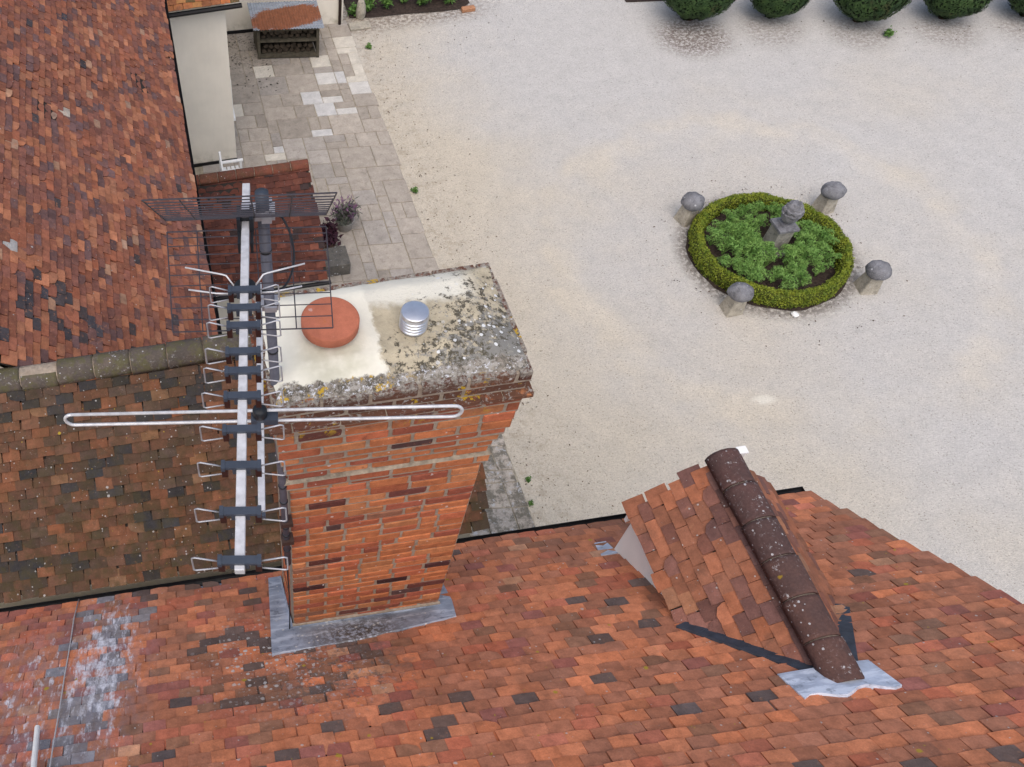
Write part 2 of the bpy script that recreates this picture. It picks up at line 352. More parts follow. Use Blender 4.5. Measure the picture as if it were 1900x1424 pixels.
def mk_gravel():
    t = NT('pea_gravel'); p = t.pos(); x, y, z = t.sep(p)
    warm, cool = (.520, .465, .380), (.485, .468, .448)
    big = t.noise(t.map(p, (1, 1, 1), (2, 1, 0)), .22, 4, .55); mid = t.noise(p, .8, 5, .6)
    bed = t.dist(p, (9.93, 9.75, 0)); wob = t.math('ADD', bed, t.math('MULTIPLY', t.math('SUBTRACT', t.noise(p, .45, 3), .5), 1.6))
    track = t.mul(t.step(wob, 2.5, 3.4), t.step(wob, 6.0, 4.6))
    wall = t.mul(t.step(x, 7.3, 4.6), .8)
    f = t.math('ADD', t.math('MULTIPLY', t.math('SUBTRACT', big, .5), 2.0), .42)
    f = t.math('ADD', f, t.math('MULTIPLY', t.math('SUBTRACT', mid, .5), .9))
    f = t.math('ADD', f, wall); f = t.math('SUBTRACT', f, t.math('MULTIPLY', t.step(y, 13.0, 16.5), .5))
    f = t.math('SUBTRACT', f, t.math('MULTIPLY', t.step(x, 9.5, 13.0), .35))
    wb2 = t.math('ADD', bed, t.math('MULTIPLY', t.math('SUBTRACT', t.noise(p, 1.1, 4), .5), 1.1)); ring = t.mul(t.step(wb2, 2.9, 3.5), t.step(wb2, 4.0, 3.6), t.step(t.noise(p, .6, 3), .35, .6)); f = t.math('ADD', f, t.math('MULTIPLY', ring, .5))
    c = t.mix(t.step(f, -.2, 1.3), cool, warm)
    c = t.val(c, t.range(t.noise(p, 3.2, 5, .65), .25, .75, .93, 1.06)); c = t.val(c, t.range(ring, 0, 1, 1, 1.07))
    tr = t.math('SINE', t.math('MULTIPLY', wb2, 8.0)); c = t.val(c, t.range(t.mul(tr, t.step(wb2, 2.6, 3.4), t.step(wb2, 7.5, 5.5)), -1, 1, .985, 1.015))
    st = t.voro(p, 62, 1, 'F1', 'Color'); c = t.val(c, t.range(t.sep(st)[0], 0, 1, .88, 1.10))
    c = t.mix(t.mul(t.step(t.sep(st)[1], .94, .98), .4), c, (.14, .11, .085))
    c = t.val(c, t.range(t.noise(p, 34, 4, .7), .25, .75, .92, 1.08))
    ex = t.mul(t.step(x, 5.7, 4.4), t.step(t.noise(p, 5, 5, .7), .46, .68), .42)
    c = t.mix(ex, c, (.25, .19, .125))
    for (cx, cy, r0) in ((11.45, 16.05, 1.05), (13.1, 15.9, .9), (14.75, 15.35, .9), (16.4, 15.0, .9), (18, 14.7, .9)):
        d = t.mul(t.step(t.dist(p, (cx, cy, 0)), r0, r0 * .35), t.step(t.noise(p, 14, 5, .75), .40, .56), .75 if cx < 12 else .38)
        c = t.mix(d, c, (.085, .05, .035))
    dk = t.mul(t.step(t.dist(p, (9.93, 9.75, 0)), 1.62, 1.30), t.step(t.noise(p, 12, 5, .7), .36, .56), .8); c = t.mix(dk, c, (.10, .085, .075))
    glint = t.mul(t.step(t.dist(p, (8.47, 6.87, 0), (1, 2.2, 1)), .27, .08), t.step(t.noise(p, 9, 3), .3, .5)); c = t.mix(t.mul(glint, .7), c, (.72, .69, .60))  # small pale reflective spot, its shine painted into the gravel colour
    fb = t.mul(t.step(y, 17.6, 18.2), t.step(x, 8.2, 6.8), t.step(t.noise(p, 12, 5, .7), .40, .58), .75); c = t.mix(fb, c, (.16, .12, .095))
    n = t.bump(t.voro(p, 62), .012, .55); n = t.bump(t.noise(p, 5, 4), .03, .3, n)
    return t.done(c, .95, n)
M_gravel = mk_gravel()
M_soil = plain('dark_soil', (.045, .032, .026), .98, var=.5, scale=22, bump=.03)
def mk_leaf(name, a, b, scale=9, dead=None):
    t = NT(name); p = t.pos(); n = t.noise(p, scale, 4, .65); c = t.mix(t.step(n, .32, .68), a, b)
    c = t.val(c, t.range(t.noise(p, scale * 8, 2), .25, .75, .7, 1.35))
    if dead: c = t.mix(t.mul(t.step(t.noise(t.map(p, (1, 1, 1), (5, 5, 5)), scale * .5, 3), .6, .7), .6), c, dead)
    t.b.inputs['Subsurface Weight'].default_value = 0
    return t.done(c, .6)
M_box = mk_leaf('box_leaves', (.105, .155, .016), (.225, .26, .026), 8)
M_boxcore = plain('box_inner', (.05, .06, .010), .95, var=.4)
M_yew = mk_leaf('yew_leaves', (.018, .042, .014), (.045, .085, .024), 5, (.06, .05, .02))
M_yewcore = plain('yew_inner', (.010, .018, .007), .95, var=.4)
M_fern = mk_leaf('feathery_leaves', (.11, .235, .05), (.23, .39, .10), 7)
M_green = mk_leaf('border_leaves', (.05, .12, .025), (.12, .22, .05), 6)
M_purple = mk_leaf('purple_leaves', (.022, .008, .014), (.06, .018, .032), 14)
M_lav = mk_leaf('lavender_leaves', (.06, .075, .055), (.12, .12, .10), 14)
M_lavf = mk_leaf('lavender_flowers', (.10, .05, .11), (.22, .10, .19), 25)
M_bark = plain('bark', (.08, .05, .035), .95, var=.3, scale=12, bump=.02)
M_oldwood = plain('weathered_wood', (.085, .075, .055), .9, var=.35, scale=14, bump=.01)
M_log = plain('split_log', (.055, .042, .03), .95, var=.45, scale=10, bump=.02)
def mk_tin():
    t = NT('painted_rusty_tin'); p = t.pos(); x, y, z = t.sep(p)
    c = t.val((.25, .28, .33), t.range(t.noise(t.map(p, (1, 5, 1)), 5, 5, .65), .25, .75, .6, 1.4))
    d = t.math('ADD', t.dist(p, (2.80, 17.56, .88), (.72, 1.75, 1)), t.math('MULTIPLY', t.math('SUBTRACT', t.noise(t.map(p, (1, 3, 1)), 4, 5, .7), .5), .7))
    ru = t.step(d, .68, .58); rust = t.val((.22, .085, .045), t.range(t.noise(p, 11, 5, .7), .25, .75, .6, 1.35))
    c = t.mix(ru, c, rust); c = t.mix(t.mul(t.step(t.noise(t.map(p, (2, 9, 1), (4, 1, 1)), 3, 4, .7), .64, .70), .8), c, (.03, .02, .02))
    return t.done(c, .7, t.bump(t.noise(p, 20, 4), .005, .5))
M_tin = mk_tin()

# ------------------------------------------------------------------ clay tile roofs
def tile_variants(prefix, w, L, t, n=6, camber=.004):
    out = []
    for k in range(n):
        r = random.Random(k * 31 + int(w * 1e4))
        xs = (-w / 2, 0, w / 2); ys = (-L, -.42 * L, 0); h1 = 1.8 * t; top = []; bot = []
        tail = [r.uniform(-.003, .003) for _ in xs]; cut = (k == n - 1)
        for j, y in enumerate(ys):
            for i, x in enumerate(xs):
                yy = y + (tail[i] if j == 2 else 0); xx = x * (1 - .012 * r.random())
                if cut and j == 2 and i == 2: yy -= .022; xx -= .02
                if k == n - 2 and j == 2 and i != 1: yy -= .006
                z = h1 * (1 + y / L) + camber * (1 - (2 * x / w) ** 2) - (camber * .8 if j == 2 else 0) + r.uniform(-.001, .001)
                top.append((xx, yy, z + t)); bot.append((xx, yy, z))
        v = top + bot; f = []
        for j in range(2):
            for i in range(2):
                a = j * 3 + i; f.append((a, a + 1, a + 4, a + 3))
        f += [(6, 7, 16, 15), (7, 8, 17, 16)]
        f += [(0, 3, 12, 9), (3, 6, 15, 12), (5, 2, 11, 14), (8, 5, 14, 17)]
        out.append(mesh(prefix, v, f))
    return out
def lay_tiles(roof, kind, O, U, D, width, rows, gauge, w, palette, mask=None, t=.012, limit=300, sag=.012, jit=1.0):
    U = Vector(U).normalized(); D = Vector(D).normalized(); N = U.cross(D).normalized()
    assert N.z > 0
    var = tile_variants('tile', w * .985, gauge * 1.75, t)
    va = [(np.array([v.co[:] for v in m.vertices]), [tuple(p.vertices) for p in m.polygons]) for m in var]
    for m in var: m.materials.append(TILE[kind][0])
    items = []
    for i in range(rows):
        off = (.5 * w if i % 2 else 0) + random.uniform(-.018, .018); n = int(width / w) + 2; drift = 0
        for k in range(-1, n):
            u = k * w + off + w / 2 + random.gauss(0, .0035) * jit; vv = i * gauge
            if u < -.01 or u > width + .01: continue
            if mask and not mask(u, vv): continue
            u = min(max(u, w * .35), width - w * .2)
            slip = random.gauss(0, .0028) * jit + (random.uniform(.008, .02) if random.random() < .015 else 0)
            P = Vector(O) + U * u - D * (vv - slip) + N * (sag * fbm((u * .8, vv * .9, 0), 2) + random.uniform(0, .0018))
            B = Matrix(((U.x, D.x, N.x, 0), (U.y, D.y, N.y, 0), (U.z, D.z, N.z, 0), (0, 0, 0, 1)))
            rot = Matrix.Rotation(R(random.gauss(0, .9) * jit), 4, 'Z') @ Matrix.Rotation(R(random.gauss(0, .55) * jit), 4, 'Y') @ Matrix.Rotation(R(abs(random.gauss(0, .7)) * jit), 4, 'X')
            Mx = Matrix.Translation(P) @ B @ rot
            c = palette(u, vv)
            d, vis = view(P)
            items.append((d if vis else d + 100, Mx, c, random.choices(range(6), (24, 24, 24, 20, 5, 3))[0]))
    items.sort(key=lambda q: q[0])
    for d, Mx, c, k in items[:limit]:
        o = obj('tile', var[k], None, roof, Mx); o.color = (*c, 1)
    rest = items[limit:]
    if rest:
        V = []; Fc = []; colr = []; n = 0
        for d, Mx, c, k in rest:
            a, f = va[k]; M3 = np.array(Mx)
            V.append(a @ M3[:3, :3].T + M3[:3, 3]); Fc += [tuple(i + n for i in q) for q in f]; n += len(a)
            colr += [(*c, 1)] * len(a)
        me = mesh('tile_courses', np.concatenate(V), Fc, TILE[kind][1])
        at = me.color_attributes.new('tcol', 'FLOAT_COLOR', 'POINT'); at.data.foreach_set('color', np.array(colr, dtype=np.float32).ravel())
        prop(obj('tile_courses', me, None, roof), kind='stuff')
def pal(choices, vary=.10, clump=None):
    cols = [c for c, w in choices]; ws = [w for c, w in choices]
    def f(u, v):
        w = list(ws)
        if clump: w = clump(u, v, w)
        c = random.choices(cols, w)[0]; k = math.exp(random.gauss(0, vary)); h = random.gauss(0, vary * .35)
        return (min(.8, c[0] * k * (1 + h)), min(.8, c[1] * k), min(.8, c[2] * k * (1 - h)))
    return f
def ridge_tile_mesh(name, L, r, t=.014, n=9, arc=200, lip=.0):
    v = []; f = []
    for (x, rr) in ((0, r + .002), (L * .1, r + .002), (L * .9, r - .001), (L, r - .001)):
        for k in range(n):
            a = R(90 + arc / 2 - arc * k / (n - 1)); v.append((x, math.cos(a) * rr, math.sin(a) * rr))
    for x, rr in ((0, r - t), (L, r - t)):
        for k in range(n):
            a = R(90 + arc / 2 - arc * k / (n - 1)); v.append((x, math.cos(a) * rr, math.sin(a) * rr))
    for i in range(3):
        for k in range(n - 1):
            a = i * n + k; f.append((a, a + n, a + n + 1, a + 1))
    for k in range(n - 1):
        f.append((k, k + 1, 4 * n + k + 1, 4 * n + k)); f.append((3 * n + k + 1, 3 * n + k, 5 * n + k, 5 * n + k + 1))
    f.append(tuple([0] + [4 * n] + [5 * n] + [3 * n, 2 * n, n])); m = n - 1
    f.append(tuple([m, n + m, 2 * n + m, 3 * n + m, 5 * n + m, 4 * n + m]))
    me = mesh(name, v, f); me.polygons.foreach_set('use_smooth', [True] * (3 * (n - 1)) + [False] * (len(f) - 3 * (n - 1)))
    return me
def lay_ridge(parent, a, b, n, r, mat, cols, drop=.35, sag=0):
    a = Vector(a); b = Vector(b); d = (b - a); L = d.length / n; X = d.normalized(); Z = Vector((0, 0, 1)); Y = Z.cross(X)
    me = ridge_tile_mesh('ridge_tile', L - .010, r); me.materials.append(mat)
    for i in range(n):
        P = a + X * (L * i) - Z * (r * drop) + Z * (sag * fbm((i * .35, 0, 0), 1) + random.uniform(-.004, .004)) + Y * random.uniform(-.005, .005)
        B = Matrix(((X.x, Y.x, Z.x, P.x), (X.y, Y.y, Z.y, P.y), (X.z, Y.z, Z.z, P.z), (0, 0, 0, 1)))
        o = obj('ridge_tile', me, None, parent, B @ Matrix.Rotation(R(random.gauss(0, .35)), 4, 'Z')); o.color = (*random.choice(cols), 1)
    mb = MB(); mb.tube([a - Z * (r * drop + .004) + X * .01, b - Z * (r * drop + .004) - X * .01], r - .013, 16)
    mb.build('ridge_bedding', M_mortar, parent)
def half_gutter(a, b, r, name, parent, n=8):
    a = Vector(a); b = Vector(b); X = (b - a).normalized(); Z = Vector((0, 0, 1)); Y = Z.cross(X); v = []; f = []
    for P in (a, b):
        for rr in (r, r - .004):
            for k in range(n + 1):
                t = math.pi + math.pi * k / n; v.append(P + Y * math.cos(t) * rr + Z * math.sin(t) * rr)
    m = n + 1
    for k in range(n):
        f.append((k, k + 1, 2 * m + k + 1, 2 * m + k)); f.append((m + k + 1, m + k, 3 * m + k, 3 * m + k + 1))
    f += [(0, 2 * m, 3 * m, m), (n, m + n, 3 * m + n, 2 * m + n), tuple(range(0, m)), tuple(range(2 * m, 3 * m))]
    return obj(name, mesh(name, v, f, M_black), None, parent)

# ------------------------------------------------------------------ the ground
mb = MB(); mb.add([(-400, -400, 0), (400, -400, 0), (400, 400, 0), (-400, 400, 0)], [(0, 1, 2, 3)])
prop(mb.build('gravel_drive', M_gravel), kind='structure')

# patio of stone flags; its rows run a little askew to the houses
SK = -.10
def pt(a, b, z): return (a, b + SK * (a - 2.9), z)
pat = MB()
pat.hexa([pt(.0, 4.6, -.05), pt(4.36, 4.6, -.05), pt(4.30, 18.6, -.05), pt(.0, 18.95, -.05), pt(.0, 4.6, .018), pt(4.36, 4.6, .018), pt(4.30, 18.6, .018), pt(.0, 18.95, .018)])
patio = prop(pat.build('patio', M_joint), kind='structure')
GU = .213; NA, NB = 20, 65; A0, B0 = .06, 4.75
occ = np.zeros((NA, NB), int)
whites = [(2.263, 16.965, 2, 2), (3.42, 17.144, 2, 2), (4.046, 17.716, 2, 2), (4.049, 17.40, 2, 1), (4.172, 17.101, 1, 2), (4.197, 16.621, 1, 2),
          (3.412, 16.361, 2, 2), (3.75, 16.435, 1, 2), (4.097, 16.269, 2, 1), (4.09, 15.929, 2, 2), (2.963, 15.764, 2, 2), (3.437, 15.633, 2, 1),
          (3.189, 15.266, 2, 2), (3.648, 15.138, 2, 1), (2.968, 14.688, 2, 1), (2.173, 14.241, 1, 1), (2.049, 14.003, 2, 1), (1.471, 15.831, 1, 2)]
rects = []
def take(i, j, w, h, white):
    if i < 0 or j < 0 or i + w > NA or j + h > NB or occ[i:i + w, j:j + h].any(): return False
    occ[i:i + w, j:j + h] = 1; rects.append((i, j, w, h, white)); return True
for x, y, w, h in whites:
    b = y - SK * (x - 2.9); i = round((x - A0) / GU - w / 2); j = round((b - B0) / GU - h / 2); i = min(i, NA - w)
    for dj in (0, 1, -1):
        if take(i, j + dj, w, h, 1): break
rp = random.Random(3)
for j in range(NB):
    for i in range(NA):
        if occ[i, j]: continue
        opts = [(2, 2), (3, 2), (2, 3), (2, 1), (1, 2), (3, 3), (2, 2)]; rp.shuffle(opts)
        for w, h in opts + [(1, 1)]:
            if take(i, j, w, h, 0): break
for (i, j, w, h, white) in rects:
    a0 = A0 + i * GU + .006; a1 = A0 + (i + w) * GU - .006; b0 = B0 + j * GU + .006; b1 = B0 + (j + h) * GU - .006
    xm, ym = (a0 + a1) / 2, (b0 + b1) / 2 + SK * ((a0 + a1) / 2 - 2.9)
    if (xm < 1.1 and ym > 14.3) or xm < .35 and ym > 12: continue
    if xm < 2.0 and ym < 10.4: continue                          # under the houses
    if i + w == NA: a1 += rp.uniform(0, .05)
    z1 = .034 + rp.uniform(-.003, .004); e = .008; j_ = lambda: rp.uniform(-.004, .004)
    base = [pt(a0 + j_(), b0 + j_(), .0), pt(a1 + j_(), b0 + j_(), .0), pt(a1 + j_(), b1 + j_(), .0), pt(a0 + j_(), b1 + j_(), .0)]
    mid = [(p[0], p[1], z1 - e) for p in base]
    cx = sum(p[0] for p in base) / 4; cy = sum(p[1] for p in base) / 4
    top = [(cx + (p[0] - cx) * (1 - e / abs(p[0] - cx)), cy + (p[1] - cy) * (1 - e / max(.02, abs(p[1] - cy))), z1 + rp.uniform(-.002, .002)) for p in base]
    me = mesh('paving_slab', base + mid + top, [(0, 1, 5, 4), (1, 2, 6, 5), (2, 3, 7, 6), (3, 0, 4, 7), (4, 5, 9, 8), (5, 6, 10, 9), (6, 7, 11, 10), (7, 4, 8, 11), (8, 9, 10, 11)], M_slab)
    o = obj('paving_slab', me, None, patio)
    if white: c = rp.choice([(.55, .53, .50), (.56, .52, .45), (.53, .52, .51)])
    else:
        k = math.exp(rp.gauss(0, .06)); g = (.33 if ym > 15 else .36) + (.03 if a1 > 3.5 else 0); c = (g * k, g * .885 * k, g * .76 * k) if rp.random() < .8 else (g * .97 * k, g * .88 * k, g * .79 * k)
    o.color = (*c, 1)

# ------------------------------------------------------------------ main house: near roof, chimney, dormer
PA = 39.0; tA = math.tan(R(PA)); cA, sA = math.cos(R(PA)), math.sin(R(PA))
def zA(y): return 5.85 + (2.25 - y) * tA - .030
EY = 2.93; EZ = zA(EY); XL, XR = -3.0, 4.66; RY = -.55
house = thing('main_house', 'large house in the foreground with orange red tiled roof, brick chimney and dormer', 'house', (0, 0, 0))
w_ = MB(); w_.hexa([(XL, -4, 0), (XR - .05, -4, 0), (XR - .05, 2.72, 0), (XL, 2.72, 0), (XL, -4, 4.7), (XR - .05, -4, 4.7), (XR - .05, 2.72, EZ + .02), (XL, 2.72, EZ + .02)])
RZ = zA(RY)
w_.add([(XR - .05, 2.70, EZ), (XR - .05, -4, EZ - .3), (XR - .05, RY, RZ - .15), (XL, 2.70, EZ), (XL, -4, EZ - .3), (XL, RY, RZ - .15)], [(0, 2, 1), (3, 4, 5), (0, 3, 5, 2)])
w_.build('wall', M_cream, house)
def slab_roof(parent, quads, th, mat=M_deck):
    m = MB()
    for q in quads:
        a, b, c, d = [Vector(p) for p in q]; n = (b - a).cross(d - a).normalized()
        if n.z < 0: n = -n
        m.hexa([p - n * th for p in (a, b, c, d)] + [a, b, c, d])
    return m.build('roof', mat, parent)
roofA = slab_roof(house, [((XL, EY - .03, EZ + .024), (XR - .01, EY - .03, EZ + .024), (XR - .01, RY, RZ), (XL, RY, RZ)),
                          ((XL, RY - .01, RZ), (XR - .01, RY - .01, RZ), (XR - .01, -4.2, RZ - 3.65 * tA), (XL, -4.2, RZ - 3.65 * tA))], .06)
def inA(u, v):
    x = XL + u; y = EY - v * cA
    if .36 < x < 1.34 and 2.29 < y < 2.75: return False
    if 2.88 < x < 3.66:
        half = (3.27 - abs(x - 3.27) - 2.72) * .93       # inside the dormer
        if y > 1.80 - half * 1.13 + .21 and y < 2.5: return False
    return True
OR, RD, BR, DK, PK, BF = (.53, .192, .096), (.45, .145, .085), (.37, .148, .086), (.125, .088, .078), (.31, .112, .086), (.50, .255, .15)
def clA(u, v, w):
    x = XL + u; y = EY - v * cA; w = list(w); n = fbm((x * 1.3, y * 1.7, 0), 4)
    dz = math.hypot((x + 1.08) * 1.9, (y - 2.1) * .62) + .25 * fbm((x * 6, y * 6, 0), 1)
    w[6] = 150 * max(0, 1 - dz / .8)
    if x < -.3: w[1] *= 1.6; w[4] *= 2.0; w[0] *= .8
    if n > .45: w[3] *= 2.8; w[2] *= 1.5
    if n < -.45: w[0] *= 2.2; w[3] *= .3
    if -.55 < x < .75 and 1.6 < y < 2.35: w[3] *= 3; w[7] *= 3; w[4] *= 1.6; w[0] *= .5
    if x > 1.0: w[2] *= 1.7; w[3] *= .45; w[0] *= 1.0; w[4] *= .5; w[5] *= .7; w[1] *= .8
    if x > 3.4: w[2] *= 1.4; w[4] *= 2.5; w[7] *= 1.8; w[0] *= .6
    return w
lay_tiles(roofA, 'A', (XL, EY, EZ), (1, 0, 0), (0, cA, -sA), XR - XL, 37, .095, .1425,
          pal([(OR, 34), (RD, 14), (BR, 32), (DK, 6), (PK, 8), (BF, 3), ((.22, .205, .215), 0), ((.27, .13, .08), 9)], .10, clA), inA)
half_gutter((XL, EY + .045, EZ - .04), (XR + .02, EY + .045, EZ - .04), .042, 'gutter', house)
fl = MB(); fl.hexa([(XL, EY - .035, EZ - .03), (.2, EY - .035, EZ - .03), (.2, EY + .012, EZ - .06), (XL, EY + .012, EZ - .06), (XL, EY - .035, EZ - .012), (.2, EY - .035, EZ - .012), (.2, EY + .012, EZ - .035), (XL, EY + .012, EZ - .035)])
fl.build('eaves_flashing', M_lead, house)

# chimney
chim = MB()
X0, X1, Y0, Y1 = .325, 1.37, 2.27, 2.80; ZT = 8.72; CH = .075
def over(k):                       # overhang of course k counted from the top
    return {0: .072, 1: .062, 2: .066, 3: .064, 4: .060, 5: .058, 6: .046, 7: .032, 8: .016, 9: .006, 10: .022}.get(k, 0)
zc = ZT; levels = []
k = 0
while zc > 5.50:
    h = CH
    if k == 2:                     # thin drip course of tiles
        levels.append((zc - .030, .030, .094, True)); zc -= .030
    levels.append((zc - h, h, over(k), False)); zc -= h; k += 1
for z, h, s, drip in levels: chim.box((X0 - s + .006, Y0 - s + .006, z - .008), (X1 + s - .006, Y1 + s - .006, z + h - .0085 - (.004 if z + h > ZT - .01 else 0)))
chimney = chim.build('chimney', M_mortar, house)
def brick_variants(n=5):
    out = []
    for q in range(n):
        me = MB().box((-.5, -.5, -.5), (.5, .5, .5)).mesh('brick'); bevel(me, .045)
        r = random.Random(q + 50)
        for v in me.vertices: v.co += Vector((r.uniform(-.012, .012), r.uniform(-.02, .02), r.uniform(-.045, .045)))
        me.materials.append(M_brick); out.append(me)
    return out
BV = brick_variants()
brc = random.Random(21)
def brick_col(z):
    c = brc.choices([(.46, .158, .066), (.41, .122, .060), (.29, .084, .050), (.15, .050, .040), (.085, .045, .042), (.49, .195, .085), (.26, .115, .07)], (40, 22, 13, 5, 1, 18, 7))[0]
    if 6.30 < z < 6.55 and brc.random() < .3: c = (.06, .022, .022)
    kk = .90 * math.exp(brc.gauss(0, .12)); return (c[0] * kk, c[1] * kk, c[2] * kk)
def run(L, start_header):
    x = 0; out = []; first = True
    while x < L - .01:
        l = .105 if (first and start_header) or brc.random() < .16 else .222
        l += brc.uniform(-.006, .006); first = False
        if L - x - l < .07: l = L - x
        out.append((x, min(l, L - x))); x += l
    return out
back = MB()
for ci, (z, h, s, drip) in enumerate(levels):
    top = (ci == 0); jz = .0140 if not drip else .004
    hh = h - jz; zb = z + h - .002 - hh / 2; dep = .10
    y_ = Y0 - s; Lx = X1 - X0 + 2 * s; Ly = Y1 - Y0 + 2 * s
    for x, l in run(Lx, ci % 2 == 1):
        if drip and l < .15: l = l
        o = obj('brick', BV[brc.randrange(5)], None, chimney, Matrix.Translation((X0 - s + x + l / 2, y_ + dep / 2 + brc.uniform(-.003, .002), zb)) @ Matrix.Diagonal((l - jz * 1.3, dep, hh, 1)))
        o.color = (*brick_col(z), 1)
        l2 = l - jz
        back.box((X0 - s + x + jz / 2, Y1 + s - dep, zb - hh / 2), (X0 - s + x + jz / 2 + l2, Y1 + s, zb + hh / 2))
    for y, l in run(Ly - 2 * dep - .012, ci % 2 == 0):
        ya = y_ + dep + .008 + y
        o = obj('brick', BV[brc.randrange(5)], None, chimney, Matrix.Translation((X0 - s + dep / 2 + brc.uniform(-.002, .003), ya + l / 2, zb)) @ Matrix.Diagonal((dep, l - jz * 1.3, hh, 1)))
        o.color = (*brick_col(z), 1)
        back.box((X1 + s - dep, ya + jz / 2, zb - hh / 2), (X1 + s, ya + l - jz / 2, zb + hh / 2))
bo = prop(back.build('brickwork', M_brick, chimney), kind='stuff'); bo.color = (.36, .10, .045, 1)
zk = ZT - .030 - 10 * CH
bf = MB(); bf.hexa([(X0 - .026, Y0 - .024, zk - .004), (X1 + .026, Y0 - .024, zk - .004), (X1 + .026, Y0 + .01, zk - .004), (X0 - .026, Y0 + .01, zk - .004), (X0 - .012, Y0 - .010, zk + .009), (X1 + .012, Y0 - .010, zk + .009), (X1 + .012, Y0 + .01, zk + .012), (X0 - .012, Y0 + .01, zk + .012)]); bf.build('band_fillet', plain('weathered_mortar', (.27, .225, .17), .95, var=.4, scale=25, bump=.006), chimney)
# mortar crown: a sagging, hand-trowelled slope
nx, ny = 56, 36; v = []; f = []; ins = .022
CX0, CX1, CY0, CY1 = X0 - .072 + ins, X1 + .072 - ins, Y0 - .072 + ins, Y1 + .072 - ins
def crown_z(x, y):
    ex = min(x - CX0, CX1 - x); ey = min(y - CY0, (CY1 - y) * 1.6); e = min(ex + .01, ey)
    rise = .062 * min(1, max(0, e) / .16) ** .75
    k = fbm((x * 2.2, y * 3, 0), 3) * .006
    lip = .010 * (1 / (1 + math.exp(-(.785 + .02 * math.sin(y * 19) - x) * 90)))
    return ZT - .006 + rise + k + (lip if e > .05 else 0)
for j in range(ny):
    for i in range(nx):
        x = CX0 + (CX1 - CX0) * i / (nx - 1); y = CY0 + (CY1 - CY0) * j / (ny - 1)
        wob = .010 * fbm((x * 5, y * 5, 0), 7) if i in (0, nx - 1) or j in (0, ny - 1) else 0
        v.append((x + (wob if i in (0, nx - 1) else 0), y + (wob if j in (0, ny - 1) else 0), crown_z(x, y)))
for j in range(ny - 1):
    for i in range(nx - 1):
        a = j * nx + i; f.append((a, a + 1, a + nx + 1, a + nx))
obj('crown', mesh('crown', v, f, M_crown, True), None, chimney)
PX, PY = .580, 2.540
lid = MB(); lid.lathe([(.09, -.12), (.09, -.058), (.127, -.057), (.1315, -.052), (.1325, -.008), (.129, -.002), (.122, .000), (.05, .0015), (.0, .002)], (PX, PY, 8.880), 48)
lo = lid.build('chimney_pot_lid', M_terra, chimney, True); lo['label'] = 'round flat terracotta lid capping the chimney pot'
cw = MB(); prof = [(.060, 0)]
for q in range(5):
    zq = .006 + q * .0195; prof += [(.0555, zq), (.0595, zq + .003), (.0645, zq + .0065), (.0645, zq + .0125), (.0595, zq + .016)]
prof += [(.0625, .108), (.0625, .113), (.058, .115), (.0, .116)]
cw.lathe(prof, (.958, 2.50, 8.775), 40); co = cw.build('flue_cowl', plain('polished_steel', (.72, .72, .75), .28, .85, var=.06, scale=30, bump=.001), chimney, True); co['label'] = 'ribbed silver flue terminal with white flat top'
# lead round the chimney foot
def onA(x, y, h): return Vector((x, y, zA(y))) + Vector((0, sA, cA)) * h
ld = MB()
def plate(pts, h0, h1):
    ld.hexa([onA(x, y, h0) for x, y in pts] + [onA(x, y, h1) for x, y in pts])
plate([(.14, 2.005), (.322, 2.268), (.322, 2.84), (.225, 2.84)], .010, .042)
plate([(.14, 2.005), (.80, 2.025), (.80, 2.268), (.322, 2.268)], .011, .0425)
plate([(.80, 2.025), (1.44, 2.10), (1.475, 2.268), (.80, 2.268)], .010, .043)
plate([(1.373, 2.268), (1.475, 2.268), (1.50, 2.84), (1.373, 2.84)], .011, .041)
zb = zA(2.268)
ld.hexa([(.318, 2.240, zb - .02), (1.378, 2.240, zb - .02), (1.378, 2.2675, zb - .02), (.318, 2.2675, zb - .02), (.318, 2.259, zb + .085), (1.378, 2.259, zb + .085), (1.378, 2.2675, zb + .085), (.318, 2.2675, zb + .085)])
ld.hexa([(.300, 2.26, zb - .02), (.3225, 2.26, zb - .02), (.3225, 2.84, zA(2.84) - .02), (.300, 2.84, zA(2.84) - .02), (.316, 2.26, zb + .10), (.3225, 2.26, zb + .10), (.3225, 2.84, zA(2.84) + .10), (.316, 2.84, zA(2.84) + .10)])
lm = ld.mesh('lead_flashing', M_lead)
obj('lead_flashing', lm, None, chimney)
mf = MB(); mf.box((X0 - .004, Y0 - .016, zb + .085), (X1 + .004, Y0 + .004, zb + .098)); mf.build('pointing', M_mortar, chimney)

# dormer
RX, DZ, EVL, EVR, EVZ, DF = 3.27, 6.715, 2.765, 3.775, 6.225, 2.60
sd_ = (DZ - EVZ) / (RX - EVL); angD = math.atan(sd_); cD, sD_ = math.cos(angD), math.sin(angD)
def yA(z): return 2.25 - (z + .03 - 5.85) / tA
dm = MB()
for s_ in (-1, 1):
    xe = EVL if s_ < 0 else EVR; th = .045
    q = [(xe, yA(EVZ) - .02, EVZ), (xe, DF - .04, EVZ), (RX, DF - .04, DZ), (RX, yA(DZ) - .02, DZ)]
    p = [(x, y, z - th) for x, y, z in q]
    dm.hexa(p + q if s_ < 0 else p[::-1] + q[::-1])
dormer = dm.build('dormer', M_deck, house)
ck = MB()
for xx in (EVL + .062, EVR - .062):
    ck = MB(); s_ = 1 if xx < RX else -1; zt = EVZ + .062 * sd_ - .052
    a = [(xx, 2.575, zA(2.575) + .01), (xx, yA(zt) + .0, zt - .002), (xx, 2.575, zt)]
    b = [(x + s_ * .05, y, z) for x, y, z in a]
    ck.add(a + b, [(0, 1, 2), (5, 4, 3), (0, 3, 4, 1), (1, 4, 5, 2), (2, 5, 3, 0)])
    ck.build('cheek', M_cheek, dormer)
